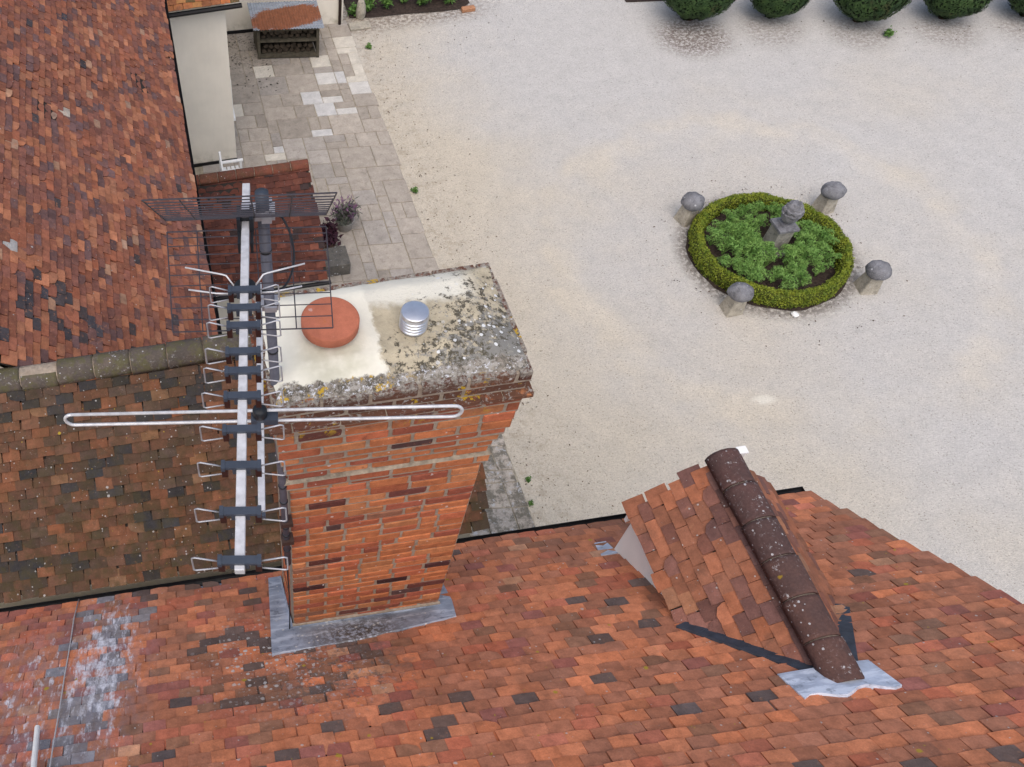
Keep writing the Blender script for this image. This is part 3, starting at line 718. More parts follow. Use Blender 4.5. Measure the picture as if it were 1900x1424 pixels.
gw = MB(); zt = EVZ + .10 * sd_ - .06
gw.add([(EVL + .152, 2.55, zA(2.56)), (EVR - .152, 2.55, zA(2.56)), (EVR - .152, 2.55, zt), (RX, 2.55, DZ - .06), (EVL + .152, 2.55, zt),
        (EVL + .152, 2.50, zA(2.5)), (EVR - .152, 2.50, zA(2.5)), (EVR - .152, 2.50, zt), (RX, 2.50, DZ - .06), (EVL + .152, 2.50, zt)],
       [(0, 1, 2, 3, 4), (9, 8, 7, 6, 5), (0, 5, 6, 1), (1, 6, 7, 2), (4, 9, 5, 0)])
gw.build('gable', M_cream, dormer)
wd = MB(); wd.box((RX - .3, 2.552, zA(2.55) + .12), (RX + .3, 2.585, zA(2.55) + .5)); wf = wd.build('window_frame', M_white, dormer)
wp = MB(); wp.box((RX - .26, 2.586, zA(2.55) + .15), (RX - .02, 2.589, zA(2.55) + .47)); wp.box((RX + .02, 2.586, zA(2.55) + .15), (RX + .26, 2.589, zA(2.55) + .47))
wp.build('window_pane', plain('dark_glass', (.02, .025, .03), .08), dormer)
for s_ in (-1, 1):
    b = MB(); xe = EVL if s_ < 0 else EVR
    b.hexa([(xe, DF - .039, EVZ - .13), (RX, DF - .039, DZ - .13), (RX, DF - .012, DZ - .13), (xe, DF - .012, EVZ - .13), (xe, DF - .039, EVZ - .03), (RX, DF - .039, DZ - .03), (RX, DF - .012, DZ - .03), (xe, DF - .012, EVZ - .03)])
    b.build('bargeboard', M_white, dormer)
fi = MB(); fi.box((RX + .075, DF + .02, DZ - .25), (RX + .125, DF + .06, DZ + .055)); fi.box((RX + .068, DF + .013, DZ + .055), (RX + .132, DF + .067, DZ + .07)); fi.build('finial', M_white, dormer)
palD0 = pal([((.27, .108, .062), 40), ((.32, .122, .066), 18), ((.20, .088, .066), 20), ((.30, .140, .080), 8), ((.15, .072, .060), 7)], .10)
palDK = pal([((.10, .055, .05), 3), ((.15, .075, .06), 2)], .1)
def palD(u, v): return palDK(u, v) if v > .55 else palD0(u, v)
slopeL = math.hypot(RX - EVL, DZ - EVZ)
def dmask(flip):
    def f(u, v):
        y = (DF - u) if flip else (DF - (1.6 - u)); z = EVZ + v * sD_
        return y > yA(z) - .022 and y < DF + .03
    return f
lay_tiles(dormer, 'D', (EVL - .004, DF - 1.56, EVZ - .025), (0, 1, 0), (-cD, 0, -sD_), 1.6, 8, .084, .134, palD, dmask(False), limit=200, sag=.003, jit=.7)
lay_tiles(dormer, 'D', (EVR + .004, DF + .04, EVZ - .025), (0, -1, 0), (cD, 0, -sD_), 1.6, 8, .084, .134, palD, dmask(True), limit=200, sag=.003, jit=.7)
lay_ridge(dormer, (RX, DF + .05, DZ + .055), (RX, 1.13, DZ + .055), 6, .108, M_ridge, [(.085, .048, .044), (.095, .05, .045), (.11, .058, .048)], .55)
vl = MB()
for s_ in (-1, 1):
    xe = EVL if s_ < 0 else EVR; n = 14
    for q in range(n):
        t0, t1 = q / n, (q + 1) / n
        def P(t, dx, dy, h): return onA(xe + (RX - xe) * t + dx * s_, yA(EVZ) + (yA(DZ) - yA(EVZ)) * t + dy, h)
        vl.hexa([P(t0, -.14, .02, .02), P(t1, -.14, .02, .02), P(t1, .055, -.035, .02), P(t0, .055, -.035, .02)][::s_] +
                [P(t0, -.14, .02, .036 + .002 * (q % 2)), P(t1, -.14, .02, .036 + .002 * (q % 2)), P(t1, .055, -.035, .036 + .002 * (q % 2)), P(t0, .055, -.035, .036 + .002 * (q % 2))][::s_])
vl.build('valley_lead', M_lead_dark, dormer)
sdl = MB(); n = 12
for q in range(n):
    x0_, x1_ = 2.955 + .53 * q / n, 2.955 + .53 * (q + 1) / n
    def P(x, y): return onA(x, y,   .042 + .003 * math.sin(x * 17) + .012 * math.exp(-((x - RX) / .12) ** 2))
    def Q(x, y): return onA(x, y, .018)
    ya, yb = 1.055 + .02 * math.sin(q), 1.055 + .02 * math.sin(q + 1)
    sdl.hexa([Q(x0_, ya), Q(x1_, yb), Q(x1_, 1.235), Q(x0_, 1.235), P(x0_, ya), P(x1_, yb), P(x1_, 1.235), P(x0_, 1.235)])
sdl.build('lead_saddle', M_lead_pale, dormer)
fp = MB(); fp.hexa([onA(2.70, 2.50, .02), onA(2.83, 2.50, .02), onA(2.83, 2.66, .02), onA(2.74, 2.66, .02), onA(2.70, 2.50, .04), onA(2.83, 2.50, .04), onA(2.83, 2.66, .04), onA(2.74, 2.66, .04)])
fp.build('lead_apron', M_lead_pale, dormer)

# ------------------------------------------------------------------ rear wing with the mossy brown roof
PB = 36.0; cB, sB = math.cos(R(PB)), math.sin(R(PB)); tB = math.tan(R(PB))
BRY, BRZ, BL, BRX = 4.50, 6.335, -3.0, 2.085
wing = thing('rear_wing', 'low wing behind the chimney with mossy brown tiled roof and lichened ridge', 'house', (-.5, 4.5, 0))
eyB = 3.05; ezB = BRZ - (BRY - eyB) * tB
tBk = math.tan(R(56)); byB = BRY + 1.6
b = MB(); b.hexa([(BL, 3.2, 0), (BRX - .06, 3.2, 0), (BRX - .06, 6.0, 0), (BL, 6.0, 0), (BL, 3.2, ezB), (BRX - .06, 3.2, ezB), (BRX - .06, 6.0, BRZ - 1.5 * tBk - .1), (BL, 6.0, BRZ - 1.5 * tBk - .1)])
b.add([(BRX - .06, 3.2, ezB - .01), (BRX - .06, 6.0, BRZ - 1.5 * tBk - .12), (BRX - .06, BRY, BRZ - .12)], [(0, 1, 2)])
b.build('wall', M_cream, wing)
roofB = slab_roof(wing, [((BRX - .02, eyB + .03, ezB + .0), (BL, eyB + .03, ezB + .0), (BL, BRY, BRZ - .028), (BRX - .02, BRY, BRZ - .028)),
                         ((BL, BRY, BRZ - .03), (BRX - .02, BRY, BRZ - .03), (BRX - .02, byB, BRZ - .03 - 1.6 * tBk), (BL, byB, BRZ - .03 - 1.6 * tBk))], .05)
def clB(u, v, w):
    w = list(w); n = fbm((u * 1.7, v * 2.2, 0), 9)
    if n > .4: w[1] *= 2.2
    if v > 1.4: w[1] *= 2.2; w[3] *= 1.5
    if n < -.3: w[2] *= 2
    return w
palB = pal([((.108, .052, .032), 40), ((.034, .031, .032), 12), ((.155, .064, .034), 15), ((.072, .045, .032), 26), ((.18, .095, .052), 2)], .14, clB)
lay_tiles(roofB, 'B', (BRX, eyB, ezB - .02), (-1, 0, 0), (0, -cB, -sB), BRX - BL, 22, .080, .1425, palB, jit=1.3)
lay_ridge(wing, (BL, BRY, BRZ + .035), (BRX, BRY, BRZ + .035), 17, .115, M_ridge_moss, [(.105, .085, .072), (.085, .068, .058), (.12, .095, .08)], .75, .012)

# ------------------------------------------------------------------ long house on the left
CEX, CEZ, CY0_, CY1_ = .115, 4.765, 4.61, 13.4
longh = thing('long_house', 'long house on the left with red brown tiled roof sloping down to a dark gutter', 'house', (-2, 9, 0))
b = MB(); b.hexa([(-6, CY0_, 0), (-.10, CY0_, 0), (-.10, CY1_ - .1, 0), (-6, CY1_ - .1, 0), (-6, CY0_, 4.8), (-.10, CY0_, 4.8), (-.10, CY1_ - .1, 4.8), (-6, CY1_ - .1, 4.8)])
b.add([(-.10, CY1_ - .1, 4.79), (-6, CY1_ - .1, 4.79), (-3.05, CY1_ - .1, 7.7), (-.10, CY0_, 4.79), (-6, CY0_, 4.79), (-3.05, CY0_, 7.7)], [(0, 1, 2), (3, 5, 4)])
b.build('wall', M_cream, longh)
zr = CEZ + (CEX + 3.05) * .945
roofC = slab_roof(longh, [((CEX, CY0_, CEZ), (CEX, CY1_, CEZ), (-3.05, CY1_, zr), (-3.05, CY0_, zr)), ((-3.05, CY0_, zr), (-3.05, CY1_, zr), (-6.2, CY1_, CEZ), (-6.2, CY0_, CEZ))], .05)
def clC(u, v, w):
    w = list(w); y = CY1_ - u; n = fbm((u * .9, v * 1.6, 0), 5)
    if n > .3: w[3] *= 2.0; w[1] *= 1.6
    if n < -.3: w[2] *= 1.8
    x = CEX - v * .727
    if y < 5.45 - .25 * x and y > 4.2: w[4] *= 40
    return w
palC = pal([((.25, .092, .055), 38), ((.19, .076, .055), 26), ((.34, .138, .076), 15), ((.13, .070, .065), 10), ((.060, .050, .054), .7), ((.36, .21, .14), 1.6), ((.36, .34, .32), .35)], .13, clC)
cC, sC = math.cos(math.atan(.945)), math.sin(math.atan(.945))
lay_tiles(roofC, 'C', (CEX + .03, CY1_, CEZ - .02), (0, -1, 0), (cC, 0, -sC), CY1_ - CY0_, 46, .078, .1425, palC, jit=1.4, sag=.022)
half_gutter((CEX + .05, CY1_ + .05, CEZ - .045), (CEX + .05, CY0_ + .6, CEZ - .045), .035, 'gutter', longh)

# ------------------------------------------------------------------ small porch roof between the houses
porch = thing('porch', 'small lean-to porch with dark red tiled roof beside the patio', 'porch', (1, 9.5, 0))
PX0, PX1, PRY, PRZ, PEY, PEZ = .02, 2.00, 10.60, 2.78, 8.92, 1.98
sl = Vector((0, PEY - PRY, PEZ - PRZ)); Lp = sl.length; Dp = sl / Lp
b = MB(); b.hexa([(PX0, 9.12, 0), (PX1 - .12, 9.12, 0), (PX1 - .12, 10.95, 0), (PX0, 10.95, 0), (PX0, 9.12, PEZ + .02), (PX1 - .12, 9.12, PEZ + .02), (PX1 - .12, 10.95, 1.95), (PX0, 10.95, 1.95)])
b.add([(PX1 - .12, 9.12, PEZ + .015), (PX1 - .12, 10.95, 1.945), (PX1 - .12, PRY, PRZ - .1)], [(0, 1, 2)])
b.build('wall', M_cream, porch)
roofP = slab_roof(porch, [((PX1 - .02, PEY + .02, PEZ), (PX0, PEY + .02, PEZ), (PX0, PRY, PRZ), (PX1 - .02, PRY, PRZ)), ((PX0, PRY, PRZ - .002), (PX1 - .02, PRY, PRZ - .002), (PX1 - .02, 11.05, 1.93), (PX0, 11.05, 1.93))], .05)
palP = pal([((.105, .036, .025), 40), ((.08, .030, .023), 26), ((.145, .05, .032), 14), ((.04, .026, .025), 6)], .10)
lay_tiles(roofP, 'P', (PX1, PEY, PEZ - .02), (-1, 0, 0), tuple(Dp), PX1 - PX0, int(Lp / .097), .097, .1425, palP, sag=.01, limit=300)
lay_ridge(porch, (PX0, PRY, PRZ + .03), (PX1, PRY, PRZ + .03), 7, .095, M_ridge_red, [(.19, .06, .038), (.15, .05, .035), (.22, .085, .05)], .6, .008)
half_gutter((PX1 + .02, PEY - .05, PEZ - .03), (PX0 + .12, PEY - .04, PEZ - .03), .035, 'gutter', porch)

# ------------------------------------------------------------------ cream rendered house at the far end of the patio
cream = thing('cream_house', 'cream rendered house at the far end of the patio with brown downpipe', 'house', (1, 17, 0))
b = MB(); b.box((-2.0, 14.17, 0), (1.205, 18.2, 3.55)); b.build('wall', M_cream, cream)
b = MB(); b.hexa([(-2, 18.90, 0), (4.25, 18.36, 0), (4.25, 24, 0), (-2, 24, 0), (-2, 18.90, 4.2), (4.25, 18.36, 4.2), (4.25, 24, 4.2), (-2, 24, 4.2)]); b.build('wall', M_cream, cream)
b = MB(); b.hexa([(1.21, 18.585, .03), (3.35, 18.40, .03), (3.35, 18.42, .03), (1.21, 18.605, .03), (1.21, 18.585, .11), (3.35, 18.40, .11), (3.35, 18.42, .11), (1.21, 18.605, .11)]); b.build('plinth', M_black, cream)
b = MB(); b.box((-1.0, 14.148, .03), (1.215, 14.168, .10)); b.build('plinth', M_black, cream)
roofW = slab_roof(cream, [((1.40, 14.03, 3.56), (-2.0, 14.03, 3.56), (-2.0, 16.2, 5.4), (1.40, 16.2, 5.4)), ((-2.0, 16.2, 5.398), (1.40, 16.2, 5.398), (1.40, 18.35, 3.56), (-2.0, 18.35, 3.56))], .06)
nrm = math.hypot(2.17, 1.84)
palW = pal([((.33, .12, .045), 40), ((.26, .10, .045), 26), ((.38, .17, .06), 16), ((.10, .07, .03), 10)], .12)
lay_tiles(roofW, 'C', (1.43, 14.00, 3.545), (-1, 0, 0), (0, -2.17 / nrm, -1.84 / nrm), 3.4, 9, .10, .16, palW)
half_gutter((1.48, 13.96, 3.52), (.14, 13.96, 3.52), .055, 'gutter', cream)
b = MB(); b.tube([(4.17, 18.325, .03), (4.17, 18.325, 4.1)], .035, 10); b.build('downpipe', M_darkbrown, cream, True)
b = MB(); b.box((1.205, 15.6, 1.0), (1.265, 16.5, 1.06)); b.box((1.205, 15.62, 1.06), (1.225, 16.48, 1.95)); b.build('window_sill', M_white, cream)
b = MB(); b.box((1.205, 14.3, .9), (1.255, 15.0, .96)); b.box((1.205, 14.32, .96), (1.225, 14.98, 1.8)); b.build('window_sill', M_white, cream)

# ------------------------------------------------------------------ aerials
def lerp(a, b, t): return Vector(a) + (Vector(b) - Vector(a)) * t
MT, MBt = Vector((.288, 2.445, 9.74)), Vector((.296, 2.185, 7.12))
mast = thing('aerial_mast', 'grey steel aerial mast strapped to the left side of the chimney', 'mast', tuple(MBt))
b = MB(); b.tube([MBt, lerp(MBt, MT, .35), lerp(MBt, MT, .36), MT], [.019, .020, .022, .0225], 16); b.build('pole', M_mast, mast, True)
b = MB(); b.tube([lerp(MBt, MT, .97), lerp(MBt, MT, 1.012)], .0255, 16); b.build('end_cap', M_slateplastic, mast, True)
for t in (.905, .69, .52, .30, .245, .15, .12, .06):
    b = MB(); b.tube([lerp(MBt, MT, t), lerp(MBt, MT, t + .004)], .0225 + .003 * t, 16); b.build('band', M_rubber, mast, True)
for zz in (.10, .17):
    b = MB(); q = lerp(MBt, MT, zz); b.box((q.x - .028, q.y - .03, q.z - .02), (.335, q.y + .03, q.z + .02)); b.build('wall_bracket', M_darkbrown, mast)
AX, AY, AZ = Vector((.9885, -.1512, 0)), Vector((.1512, .9885, 0)), Vector((0, 0, 1))   # across / along the booms
UZ = 9.68
uhf = thing('television_aerial', 'silver boomed television aerial with bow tie directors and wire grid reflector', 'aerial', (.288, 2.445, UZ))
P0, P1 = Vector((.248, 2.594, UZ)), Vector((.003, 1.033, UZ))
def boom_at(y): return P0 + (P1 - P0) * ((P0.y - y) / (P0.y - P1.y))
UD = (P1 - P0).normalized(); UX = Vector((-UD.y, UD.x, 0)); 
if UX.x < 0: UX = -UX
def frame(P, X, Y, Z): return Matrix(((X.x, Y.x, Z.x, P.x), (X.y, Y.y, Z.y, P.y), (X.z, Y.z, Z.z, P.z), (0, 0, 0, 1)))
Fu = frame(P1, UX, -UD, AZ); Lb = (P1 - P0).length
b = MB(); b.box((-.0145, 0, -.0145), (.0145, Lb, .0145), Fu); bm_ = b.mesh('boom', M_alu); bevel(bm_, .002); obj('boom', bm_, None, uhf)
dirs = [2.054, 1.974, 1.897, 1.788, 1.710, 1.613, 1.489, 1.362, 1.210, 1.059]
for q, y in enumerate(dirs):
    c = boom_at(y); F_ = frame(c, UX, -UD, AZ); hw = .056 + .0006 * q
    b = MB(); b.box((-hw, -.0125, .0145), (hw, .0125, .026), F_); b.box((-hw, -.0155, .010), (-hw + .012, .0155, .028), F_); b.box((hw - .012, -.0155, .010), (hw, .0155, .028), F_)
    b.box((-.027, -.010, -.016), (-.0155, .010, .0145), F_); b.box((.0155, -.010, -.016), (.027, .010, .0145), F_)
    d = b.build('director_clamp', M_slateplastic, uhf)
    for s_ in (-1, 1):
        b = MB(); b.box((s_ * hw - (.018 if s_ > 0 else 0), -.009, -.036), (s_ * hw + (.018 if s_ < 0 else 0), .009, .0098), F_); b.build('insulator', M_plasbrown, d)
    for s_ in (-1, 1):
        ex = .118 + .0016 * q; e2 = .036
        pts = [(s_ * (hw - .012), 0, .012), (s_ * (ex - .008), 0, e2 + .004), (s_ * ex, 0, e2), (s_ * (ex + .002), 0, -e2 - .004), (s_ * (ex - .006), 0, -e2 - .008), (s_ * (hw - .012), 0, -.026)]
        b = MB(); b.tube([F_ @ Vector(p) for p in pts], .0027, 6); b.build('director_wire', M_alu_dull, d, True)
# driven dipole and balun box
c = boom_at(2.10); F_ = frame(c, UX, -UD, AZ)
b = MB(); b.lathe([(.034, -.026), (.040, -.022), (.041, .004), (.037, .010), (.0, .012)], (0, 0, 0), 24); bx = b.mesh('balun_box', M_rubber, True); bx.transform(F_ @ Matrix.Translation((0, 0, -.022))); bal = obj('balun_box', bx, None, uhf)
for s_ in (-1, 1):
    b = MB(); b.tube([F_ @ Vector(p) for p in ((s_ * .034, -.0, -.02), (s_ * .065, .035, .004), (s_ * .08, .040, .006), (s_ * .212, .072, .014))], .0033, 6); b.build('dipole_rod', M_alu, bal, True)
    b = MB(); b.tube([F_ @ Vector(p) for p in ((s_ * .03, -.026, -.024), (s_ * .10, -.020, -.026), (s_ * .20, .0, -.024))], .0033, 6); b.build('dipole_rod', M_alu, bal, True)
# corner reflector of wire grid
RA = boom_at(2.40); hwid = .295
top_e, bot_e = Vector((.168, 2.026, 10.15)), Vector((.182, 2.07, 9.455))
for nm, a, e, n, ins in (('upper', RA + AZ * .022, top_e, 12, 0), ('lower', RA - AZ * .018 - AY * .02, bot_e, 11, 0)):
    b = MB(); up_ = (e - a)
    for q in range(n):
        t = (q / (n - 1)) ** (1.45 if nm == 'upper' else 1.2)
        p = a + up_ * t; b.tube([p - UX * hwid, p + UX * hwid], .0022 if 0 < q < n - 1 else .0028, 5)
    for xx in (-1, -.62, 0.12, .55, 1): b.tube([a + UX * hwid * xx, e + UX * hwid * xx], .0024, 5)
    b.build('reflector_grid', M_wire, uhf)
b = MB(); b.box((-.030, -.05, -.020), (-.0165, .03, .060), frame(RA, UX, -UD, AZ)); b.box((.0165, -.05, -.020), (.030, .03, .060), frame(RA, UX, -UD, AZ)); b.box((-.028, -.012, .016), (.028, .014, .05), frame(RA, UX, -UD, AZ)); b.box((-.028, -.11, -.05), (-.0175, -.05, .0), frame(RA, UX, -UD, AZ)); b.box((.0175, -.11, -.05), (.028, -.05, .0), frame(RA, UX, -UD, AZ))
b.build('reflector_bracket', M_rubber, uhf)
cl = Vector((MT.x, MT.y, UZ)); b = MB(); F2 = frame(cl, UX, -UD, AZ)
b.box((-.078, -.030, -.018), (-.026, .030, .020), F2); b.box((.024, -.035, -.016), (.046, .030, .020), F2); b.box((.014, .020, -.016), (.036, .050, .020), F2); b.box((-.004, -.052, -.016), (.034, -.026, .020), F2); b.box((-.03, -.040, -.014), (.0, -.0285, .016), F2)
b.build('mast_clamp', M_alu_dull, uhf)
# FM dipole on its own boom
FZ = 9.22
fm = thing('radio_aerial', 'wide folded loop radio aerial on a short silver boom below the television aerial', 'aerial', (.25, 2.3, FZ))
Q0, Q1 = Vector((.262, 2.50, FZ)), Vector((.108, 1.428, FZ)); Qd = (Q1 - Q0).normalized(); Qx = Vector((-Qd.y, Qd.x, 0)); Qx = Qx if Qx.x > 0 else -Qx
b = MB(); b.box((-.0125, 0, -.0125), (.0125, (Q1 - Q0).length, .0125), frame(Q1, Qx, -Qd, AZ)); m_ = b.mesh('boom', M_alu); bevel(m_, .002); obj('boom', m_, None, fm)
b = MB(); b.box((-.0135, -.004, -.0135), (.0135, .014, .0135), frame(Q1, Qx, -Qd, AZ)); b.build('boom_end_cap', M_slateplastic, fm)
cF = Vector((.166, 1.835, FZ + .018)); h = .035; W2 = .742; r_ = .0065; pts = []
for k in range(9):
    a = math.pi / 2 + math.pi * k / 8; pts.append((-W2 + h + math.cos(a) * h * .9, 0, math.sin(a) * h))
for k in range(9):
    a = -math.pi / 2 + math.pi * k / 8; pts.append((W2 - h + math.cos(a) * h * .9, 0, math.sin(a) * h))
pts.append(pts[0]); Ff = frame(cF, AX, AY, AZ)
b = MB(); b.tube([Ff @ Vector(p) for p in pts], r_, 10); b.build('folded_dipole', M_alu, fm, True)
b = MB(); b.box((-.034, -.030, -.020), (.066, .016, .012), Ff @ Matrix.Translation((0, 0, .0))); b.build('junction_plate', M_slateplastic, fm)
b = MB(); b.lathe([(.025, -.02), (.027, -.014), (.027, .020), (.023, .026), (.0, .027)], (0, 0, 0), 24); m_ = b.mesh('junction_box', M_rubber, True); m_.transform(Ff @ Matrix.Translation((0, -.005, .028))); obj('junction_box', m_, None, fm)
qm = lerp(MBt, MT, (FZ - MBt.z) / (MT.z - MBt.z)); b = MB(); F3 = frame(qm, Qx, -Qd, AZ)
b.box((-.055, -.03, -.02), (-.021, .03, .018), F3); b.box((.021, -.03, -.018), (.036, .03, .018), F3); b.box((-.02, -.044, -.014), (.03, -.0285, .014), F3)
b.build('mast_clamp', M_alu_dull, fm)
cab = MB(); pts = [(.318, 2.42, 9.69), (.352, 2.385, 9.69), (.372, 2.30, 9.66), (.362, 2.20, 9.64), (.325, 2.12, 9.63), (.28, 2.08, 9.64), (.215, 2.09, 9.645)]
sm = []
for i in range(len(pts) - 1):
    p0, p1, p2, p3 = [Vector(pts[max(0, min(len(pts) - 1, i + d))]) for d in (-1, 0, 1, 2)]
    for t in (0, .25, .5, .75): sm.append(.5 * (2 * p1 + (p2 - p0) * t + (2 * p0 - 5 * p1 + 4 * p2 - p3) * t * t + (3 * p1 - p0 - 3 * p2 + p3) * t ** 3))
cab.tube(sm, .0042, 8); prop(cab.build('aerial_cable', M_rubber, None, True), 'thin black cable looping from the mast top to the aerial dipole box', 'cable')
cb2 = MB(); ptsc = []
for (x, y) in ((-1.30, 2.93), (-1.305, 2.70), (-1.29, 2.40), (-1.285, 2.1), (-1.27, 1.80), (-1.262, 1.5), (-1.25, 1.2), (-1.24, .9)):
    ptsc.append(onA(x, y, .050 + .004 * math.sin(x * 60 + y * 9)))
cb2.tube(ptsc, .005, 6); prop(cb2.build('roof_cable', M_alu, None, True), 'thin grey cable running down the white streaked tiles at left', 'cable')
pp = MB(); pp.tube([onA(-1.375, 1.63, .085), onA(-1.33, 1.25, .085), onA(-1.30, .9, .085)], .018, 12); prop(pp.build('white_pipe', M_white, None, False), 'short white plastic pipe end lying on the tiles in the lower left', 'pipe')
cd2 = MB(); cd2.tube([(.300, 2.22, 7.15), (.298, 2.24, 6.8), (.305, 2.25, 6.4), (.300, 2.245, 6.05), (.292, 2.21, 5.98)], .005, 6); prop(cd2.build('downlead', M_rubber, None, True), 'black aerial lead hanging down the left corner of the chimney', 'cable')

# ------------------------------------------------------------------ plants: clouds of small leaf faces
def leaf_faces(P, N, size, asp=1.8, spread=.9, seed=1):
    g = np.random.default_rng(seed); n = len(P)
    nn = N + g.normal(0, spread, (n, 3)); nn /= np.linalg.norm(nn, axis=1)[:, None]
    t = np.cross(nn, g.normal(0, 1, (n, 3))); t /= np.linalg.norm(t, axis=1)[:, None] + 1e-9; b_ = np.cross(nn, t)
    s = size * g.uniform(.6, 1.35, n)[:, None]; a = t * s * asp * .5; c = b_ * s * .5
    V = np.stack([P - a, P + c * .9, P + a, P - c * .9], 1).reshape(-1, 3)
    return V, [(4 * i, 4 * i + 1, 4 * i + 2, 4 * i + 3) for i in range(n)]

# hedge ring
HC = (9.93, 9.75); RO, RI, HH = 1.27, 1.07, .30
soil = MB(); n = 40; soil.add([(HC[0], HC[1], .03)] + [(HC[0] + math.cos(2 * math.pi * k / n) * (1.30 + .03 * fbm((k * .7, 0, 0), 2)), HC[1] + math.sin(2 * math.pi * k / n) * (1.30 + .03 * fbm((k * .7, 1, 0), 5)), .012) for k in range(n)], [(0, k + 1, (k + 1) % n + 1) for k in range(n)])
prop(soil.build('flower_bed_soil', M_soil), kind='structure')
hedge = thing('box_hedge', 'low clipped yellow green box hedge growing in a ring on the gravel', 'hedge', (HC[0], HC[1], 0))
def hedge_pt(a, s):                 # s around the rounded section
    ro = 1.265 + .02 * fbm((math.cos(a) * 3, math.sin(a) * 3, 0), 1); ri = 1.075 + .02 * fbm((math.cos(a) * 3, math.sin(a) * 3, 2), 3); hh = HH + .02 * fbm((math.cos(a) * 4, math.sin(a) * 4, 1), 6)
    prof = [(ro - .01, .02), (ro + .015, .12), (ro, hh - .05), (ro - .05, hh), (ri + .05, hh), (ri, hh - .05), (ri - .005, .12), (ri + .01, .02)]
    i = min(int(s), 6); f_ = s - i; r = prof[i][0] * (1 - f_) + prof[i + 1][0] * f_; z = prof[i][1] * (1 - f_) + prof[i + 1][1] * f_
    d = (prof[i + 1][0] - prof[i][0], prof[i + 1][1] - prof[i][1]); l = math.hypot(*d); nr, nz = d[1] / l, -d[0] / l
    return (HC[0] + math.cos(a) * r, HC[1] + math.sin(a) * r, z), (math.cos(a) * nr, math.sin(a) * nr, nz)
v = []; f = []; na = 72
for i in range(na):
    for j in range(8):
        p, nrm_ = hedge_pt(2 * math.pi * i / na, j); v.append(tuple(p[k] - nrm_[k] * .018 for k in range(3)))
for i in range(na):
    for j in range(7): f.append((i * 8 + j, ((i + 1) % na) * 8 + j, ((i + 1) % na) * 8 + j + 1, i * 8 + j + 1))
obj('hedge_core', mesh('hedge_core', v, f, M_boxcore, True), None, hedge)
P = []; N = []; g = np.random.default_rng(5)
for q in range(21000):
    seg = g.choice([0, 1, 2, 3, 4, 5, 6], p=[.12, .2, .08, .34, .08, .12, .06]); p, nrm_ = hedge_pt(g.uniform(0, 2 * math.pi), seg + g.uniform())
    o_ = g.normal(0, .009); P.append([p[k] + nrm_[k] * o_ for k in range(3)]); N.append(nrm_)
V, Fc = leaf_faces(np.array(P), np.array(N), .020, 1.5, .8, 4)
prop(obj('leaf_cover', mesh('leaf_cover', V, Fc, M_box), None, hedge), kind='stuff')

# feathery plants inside the ring
def fern_mesh(seed):
    g = np.random.default_rng(seed); P = []; N = []; tubes = MB()
    for q in range(11):
        a = g.uniform(0, 2 * math.pi); r = g.uniform(.0, .12) if q else 0; hz = g.uniform(.12, .27)
        c = np.array([math.cos(a) * r, math.sin(a) * r, hz]); tubes.tube([(0, 0, 0), tuple(c * .6 + np.array([0, 0, .02])), tuple(c)], .003, 4, False)
        for k in range(70):
            d = g.normal(0, 1, 3); d /= np.linalg.norm(d); d[2] = abs(d[2]) * .9 - .15; rr = .058 * g.uniform(.4, 1.1) ** .5
            P.append(c + d * rr); N.append(d)
    V, Fc = leaf_faces(np.array(P), np.array(N), .0085, 4.6, .8, seed); nt = len(V)
    V = list(map(tuple, V)) + tubes.v; Fc = Fc + [tuple(i + nt for i in q) for q in tubes.f]
    return mesh('bedding_plant', V, Fc, M_fern)
FM_ = [fern_mesh(s) for s in (1, 2, 3, 4)]
spots_ = []; gr = random.Random(12); tries = 0
while len(spots_) < 44 and tries < 5000:
    tries += 1; a = gr.uniform(0, 6.283); r = .92 * math.sqrt(gr.random()); x, y = HC[0] + math.cos(a) * r, HC[1] + math.sin(a) * r
    if math.hypot(x - 10.02, y - 9.80) < .30: continue
    if all(math.hypot(x - p[0], y - p[1]) > .195 for p in spots_): spots_.append((x, y))
for i, (x, y) in enumerate(spots_):
    o = obj('bedding_plant', FM_[i % 4]); o.location = (x, y, .02); o.rotation_euler = (0, 0, gr.uniform(0, 6.28)); s = gr.uniform(1.0, 1.45); o.scale = (s, s, s * gr.uniform(.9, 1.15))
    prop(o, 'feathery bright green plant growing inside the round box hedge', 'plant', 'feathery plants inside the hedge ring')

# pedestal and carved urn
PC = (10.02, 9.80)
ped = thing('stone_pedestal', 'square grey stone pedestal standing in the middle of the hedge ring', 'pedestal', (*PC, .02))
def frustum(cx, cy, z0, z1, a, b, rot=.0, bev=.006):
    m = MB(); c_, s_ = math.cos(rot), math.sin(rot)
    def ring(h, z): return [(cx + (x * c_ - y * s_) * h, cy + (x * s_ + y * c_) * h, z) for x, y in ((-1, -1), (1, -1), (1, 1), (-1, 1))]
    m.hexa(ring(a, z0) + ring(b, z1)); me = m.mesh('x'); bevel(me, bev, 2); return me
def part(name, me, mat, parent): me.name = name; return obj(name, me, mat, parent)
M_ped = mk_stone('grey_limestone', (.30, .285, .25), .10, .45)
part('plinth', frustum(*PC, .0, .075, .185, .180), M_ped, ped); part('plinth_moulding', frustum(*PC, .075, .11, .165, .148), M_ped, ped)
part('shaft', frustum(*PC, .11, .57, .140, .132), M_ped, ped); part('cap_moulding', frustum(*PC, .57, .605, .140, .160), M_ped, ped); part('cap', frustum(*PC, .605, .655, .172, .172), M_stonecap, ped)
urn = thing('stone_urn', 'weathered carved stone urn heaped with rounded fruit on the pedestal', 'urn', (*PC, .655))
part('urn_foot', frustum(*PC, .655, .69, .095, .085), M_stonecap, urn)
